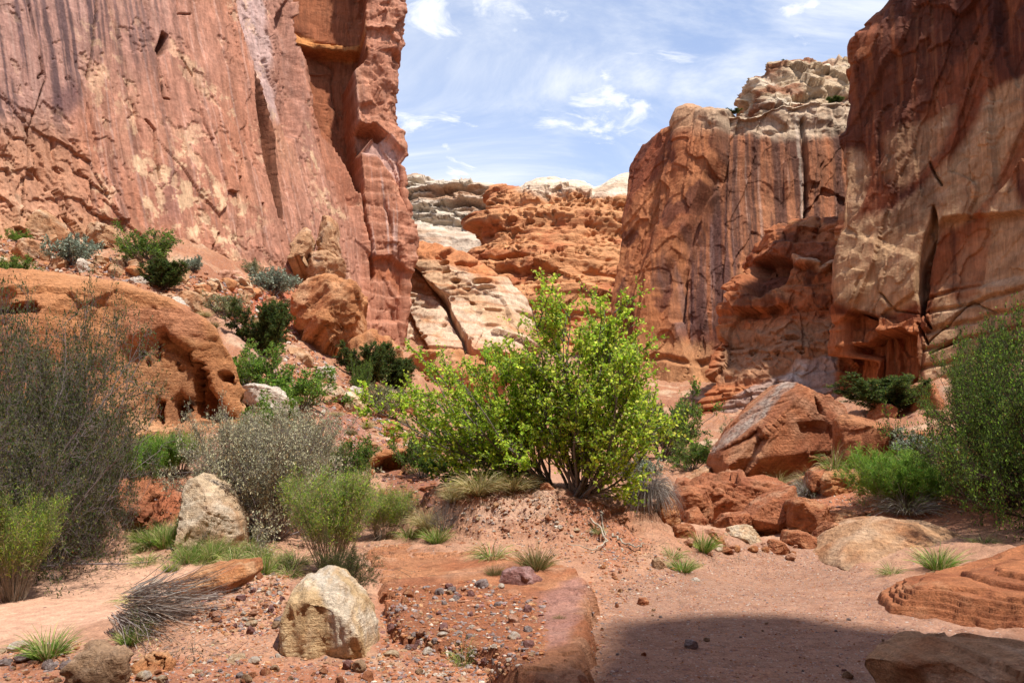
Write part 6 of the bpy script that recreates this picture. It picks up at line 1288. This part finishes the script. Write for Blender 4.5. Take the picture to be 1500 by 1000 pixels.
# ------------------------------------------------------------------ loose stones
def build_stones():
    rs = np.random.RandomState(9)
    SK = ['orange', 'tan', 'red', 'white', 'purple', 'pink', 'brown', 'cream', 'grey', 'orange', 'tan', 'red']
    prot = []
    for k in range(14):
        V, Fq = ico(4); V = V*np.array([1, .8+.3*rs.rand(), .55+.3*rs.rand()])
        for c in range(11):
            n = rs.randn(3); n /= np.linalg.norm(n); e = V@n-rs.uniform(.42, .72); V = V-np.maximum(e, 0)[:, None]*n*.96
        nrm = vnormals(V, Fq); V, p = finish_rock(V*.5, nrm, SK[k % 12], 100+k, 1.0, .3, (rs.randn(), rs.randn(), 1), .05, .3)
        o = mesh_np('rock', V, Fq, M_STONE, p.c); prot.append(o)
    used = set()
    def put(k, q, s, label, cat, group, name='rock', flat=1.0):
        if k in used: o = prot[k].copy(); COL.objects.link(o)
        else: o = prot[k]; used.add(k)
        o.name = name; o.location = q+np.array([0, 0, s*.12*flat]); o.scale = (s, s*rs.uniform(.8, 1.1), s*flat*rs.uniform(.8, 1.1)); o.rotation_euler = (rs.uniform(-.4, .4), rs.uniform(-.4, .4), rs.rand()*6.28)
        tag(o, label, cat, group); return o
    def inpoly(pts, n):
        P = np.array(pts, float); out = []
        while len(out) < n:
            q = rs.uniform(P.min(0), P.max(0), (n*2, 2)); m = sdist(q[:, 0], q[:, 1], P) > 0; out += list(q[m])
        return np.array(out[:n])
    W_ = [0, 1, 3, 4, 6, 7]
    def field(pts, n, lo, hi, ks, label, group, name='rock', cat='rock', flat=1.0, power=2.5):
        P = inpoly(pts, n); Q = ground_hit(P[:, 0], P[:, 1])
        for q in Q:
            s = (lo+(hi-lo)*rs.rand()**power)*q[1]/FPX; put(ks[rs.randint(len(ks))], q, s, label, cat, group, name, flat)
    field([(0,345),(60,345),(200,380),(300,400),(430,425),(440,450),(380,470),(300,440),(240,405),(100,398),(0,402)], 135, 7, 34, [0,1,1,3,5,9,10,7,1], 'loose angular rock on the boulder-strewn foot of the pink wall', 'rocks along the foot of the pink wall')
    field([(280,425),(430,430),(460,520),(560,590),(610,640),(640,690),(540,700),(470,640),(400,520),(320,460)], 72, 6, 26, [0,2,5,9,11,1,3,7], 'loose rock on the orange slope below the leaning boulder', 'rocks on the orange left slope')
    field([(540,560),(640,540),(660,640),(640,700),(590,690)], 22, 9, 28, [0,2,9,11], 'tumbled red-orange rock at the left of the green bushes', 'red rocks left of the green bushes')
    field([(560,695),(640,700),(650,735),(600,745),(560,725)], 16, 8, 24, [2,4,11], 'dark red slabby rock in the heap left of the mound', 'dark red rubble left of the mound', flat=.5, power=1.5)
    field([(1190,700),(1400,610),(1440,660),(1400,740),(1250,770),(1180,760)], 32, 7, 30, [0,2,9,11,5], 'loose red rock on the right bank among the blocks', 'rocks on the right bank')
    field([(985,790),(1060,780),(1180,800),(1180,820),(1060,815),(990,812)], 20, 7, 24, [2,5,11,7,0], 'small red rock at the end of the wash below the boulders', 'small rocks at the end of the wash')
    field([(690,722),(800,720),(860,745),(900,790),(820,800),(700,780),(660,750)], 55, 4, 13, [1,3,5,7,2], 'small pale stone on the eroded face of the mound', 'stones on the face of the mound', 'stone', 'stone')
    field([(570,870),(700,855),(790,890),(780,960),(700,985),(580,985),(560,930)], 95, 5, 22, [4,6,8,2,3,5,11,4,8], 'small stone in the gravel on the bedrock slab', 'stones in the gravel on the bedrock slab', 'stone', 'stone')
    field([(270,868),(340,850),(415,836),(418,900),(400,930),(330,925),(280,890)], 75, 5, 20, [8,3,4,6,2,5,1], 'stone in the gravelly heap left of the pale yellow boulder', 'stones heaped left of the pale yellow boulder', 'stone', 'stone')
    field([(0,950),(90,945),(110,985),(200,985),(540,975),(560,1000),(0,1000)], 60, 6, 26, [8,3,4,6,2,11,7], 'stone in the shaded gravel along the bottom edge', 'stones along the bottom edge', 'stone', 'stone')
    field([(880,880),(1000,870),(1400,930),(1300,990),(880,990)], 26, 3, 12, [8,4,6,2], 'small stone lying in the shaded wash', 'stones in the shaded wash', 'stone', 'stone')
    field([(860,800),(980,820),(1000,850),(900,890),(880,850)], 30, 3, 12, [2,0,1,8], 'small stone on the left edge of the wash', 'stones on the left edge of the wash', 'stone', 'stone')
    for (px, py, s, k, lab) in [(228,856,18,3,'pale stone, the smaller of two on the sand at the left'),(285,858,24,7,'pale yellowish stone, the larger of two on the sand'),(22,952,30,3,'grey-white stone, topmost of three beside the grass tuft'),(36,966,26,8,'pale grey stone at the base of the fine green grass tuft'),(8,972,24,8,'pale grey stone cut by the left edge'),
        (370,915,18,7,'cream stone in front of the gravelly heap'),(345,968,26,7,'flat cream stone near the bottom edge'),(372,968,18,3,'white round stone near the bottom edge'),(575,960,22,7,'cream stone left of the rough grey-purple rock'),(1018,850,13,3,'lone white stone on the wash edge'),(1013,948,26,8,'lone dark stone in the shaded wash'),(707,858,26,8,'pale grey flat stone left of the purple-red rock'),(735,860,14,3,'small white stone beside the purple-red rock'),
        (1243,992,20,6,'brown stone beside the corner boulder'),(650,930,16,3,'light stone among the dark gravel on the slab'),(290,985,14,7,'yellowish pebble near the brown boulder')]:
        q = ground_hit(px, py)[0]; put(k, q, s*q[1]/FPX*1.15, lab, 'stone', None, 'stone', .8)
    for o in prot:
        if o.get('label') is None: bpy.data.objects.remove(o)
    # pebbles too many to count, one mesh
    V0 = np.array([v for v in ico(1)[0]]); F0 = ico(1)[1]
    regs = [([(570,860),(700,850),(800,880),(800,960),(700,1010),(560,1010),(550,930)], 3600, 2, 11), ([(0,945),(100,935),(200,960),(560,960),(600,1010),(0,1010)], 1800, 2, 10), ([(270,860),(420,836),(420,930),(290,930)], 1800, 2, 9),
            ([(680,718),(860,730),(950,800),(880,830),(700,800),(650,760)], 2000, 1.5, 6), ([(880,800),(1000,815),(1000,850),(900,890),(870,1000),(860,860)], 1200, 1.5, 6), ([(200,700),(260,760),(160,770),(180,700)], 150, 2, 6), ([(900,870),(1250,870),(1450,1000),(880,1000)], 2600, 1.2, 4.5), ([(920,850),(1050,800),(1250,815),(1290,870),(900,880)], 2000, 1.2, 3.5),
            ([(0,350),(430,430),(440,500),(600,620),(640,700),(500,650),(300,440),(0,410)], 5200, 2, 10), ([(1180,700),(1400,620),(1480,740),(1200,790)], 1400, 2, 8), ([(200,880),(300,870),(420,960),(220,950)], 350, 2, 6), ([(560,690),(650,700),(650,750),(560,740)], 300, 2, 7)]
    VV = []; FF = []; CC = []; o_ = 0; cols = np.array([KIND[k][0] for k in ['orange','red','tan','purple','grey','white','brown','pink','bank','red','grey']])
    for pts, n, lo, hi in regs:
        P = inpoly(pts, n); Q = ground_hit(P[:, 0], P[:, 1]); m = len(Q)
        s = (lo+(hi-lo)*rs.rand(m)**3)*Q[:, 1]/FPX*.5
        A = V0[None]*(1+.35*rs.randn(m, len(V0), 1).clip(-1, 1))*(np.stack([np.ones(m), .6+.4*rs.rand(m), .4+.4*rs.rand(m)], 1))[:, None]
        a = rs.rand(m)*6.28; ca, sa = np.cos(a)[:, None], np.sin(a)[:, None]; A = np.stack([A[..., 0]*ca-A[..., 1]*sa, A[..., 0]*sa+A[..., 1]*ca, A[..., 2]], -1)*s[:, None, None]+Q[:, None]
        VV.append(A.reshape(-1, 3)); FF.append((F0[None]+(np.arange(m)*len(V0))[:, None, None]+o_).reshape(-1, 3)); o_ += m*len(V0)
        CC.append(np.repeat(cols[rs.randint(0, len(cols), m)]*(1+.4*(rs.rand(m, 1)-.5)), len(V0), 0))
    o = mesh_np('gravel', np.concatenate(VV), np.concatenate(FF), M_STONE, np.concatenate(CC), smooth=False)
    tag(o, 'mixed red, grey and cream gravel strewn over the ground', 'gravel', kind='stuff')
for f in (build_ground,left_cliff,pale_slabs,far_cliff,butte,white_dome,back_cliff,cap,lump,right_cliff,shade_wall,build_boulders,build_ledge,build_slab,build_plants,build_stones):
    f()
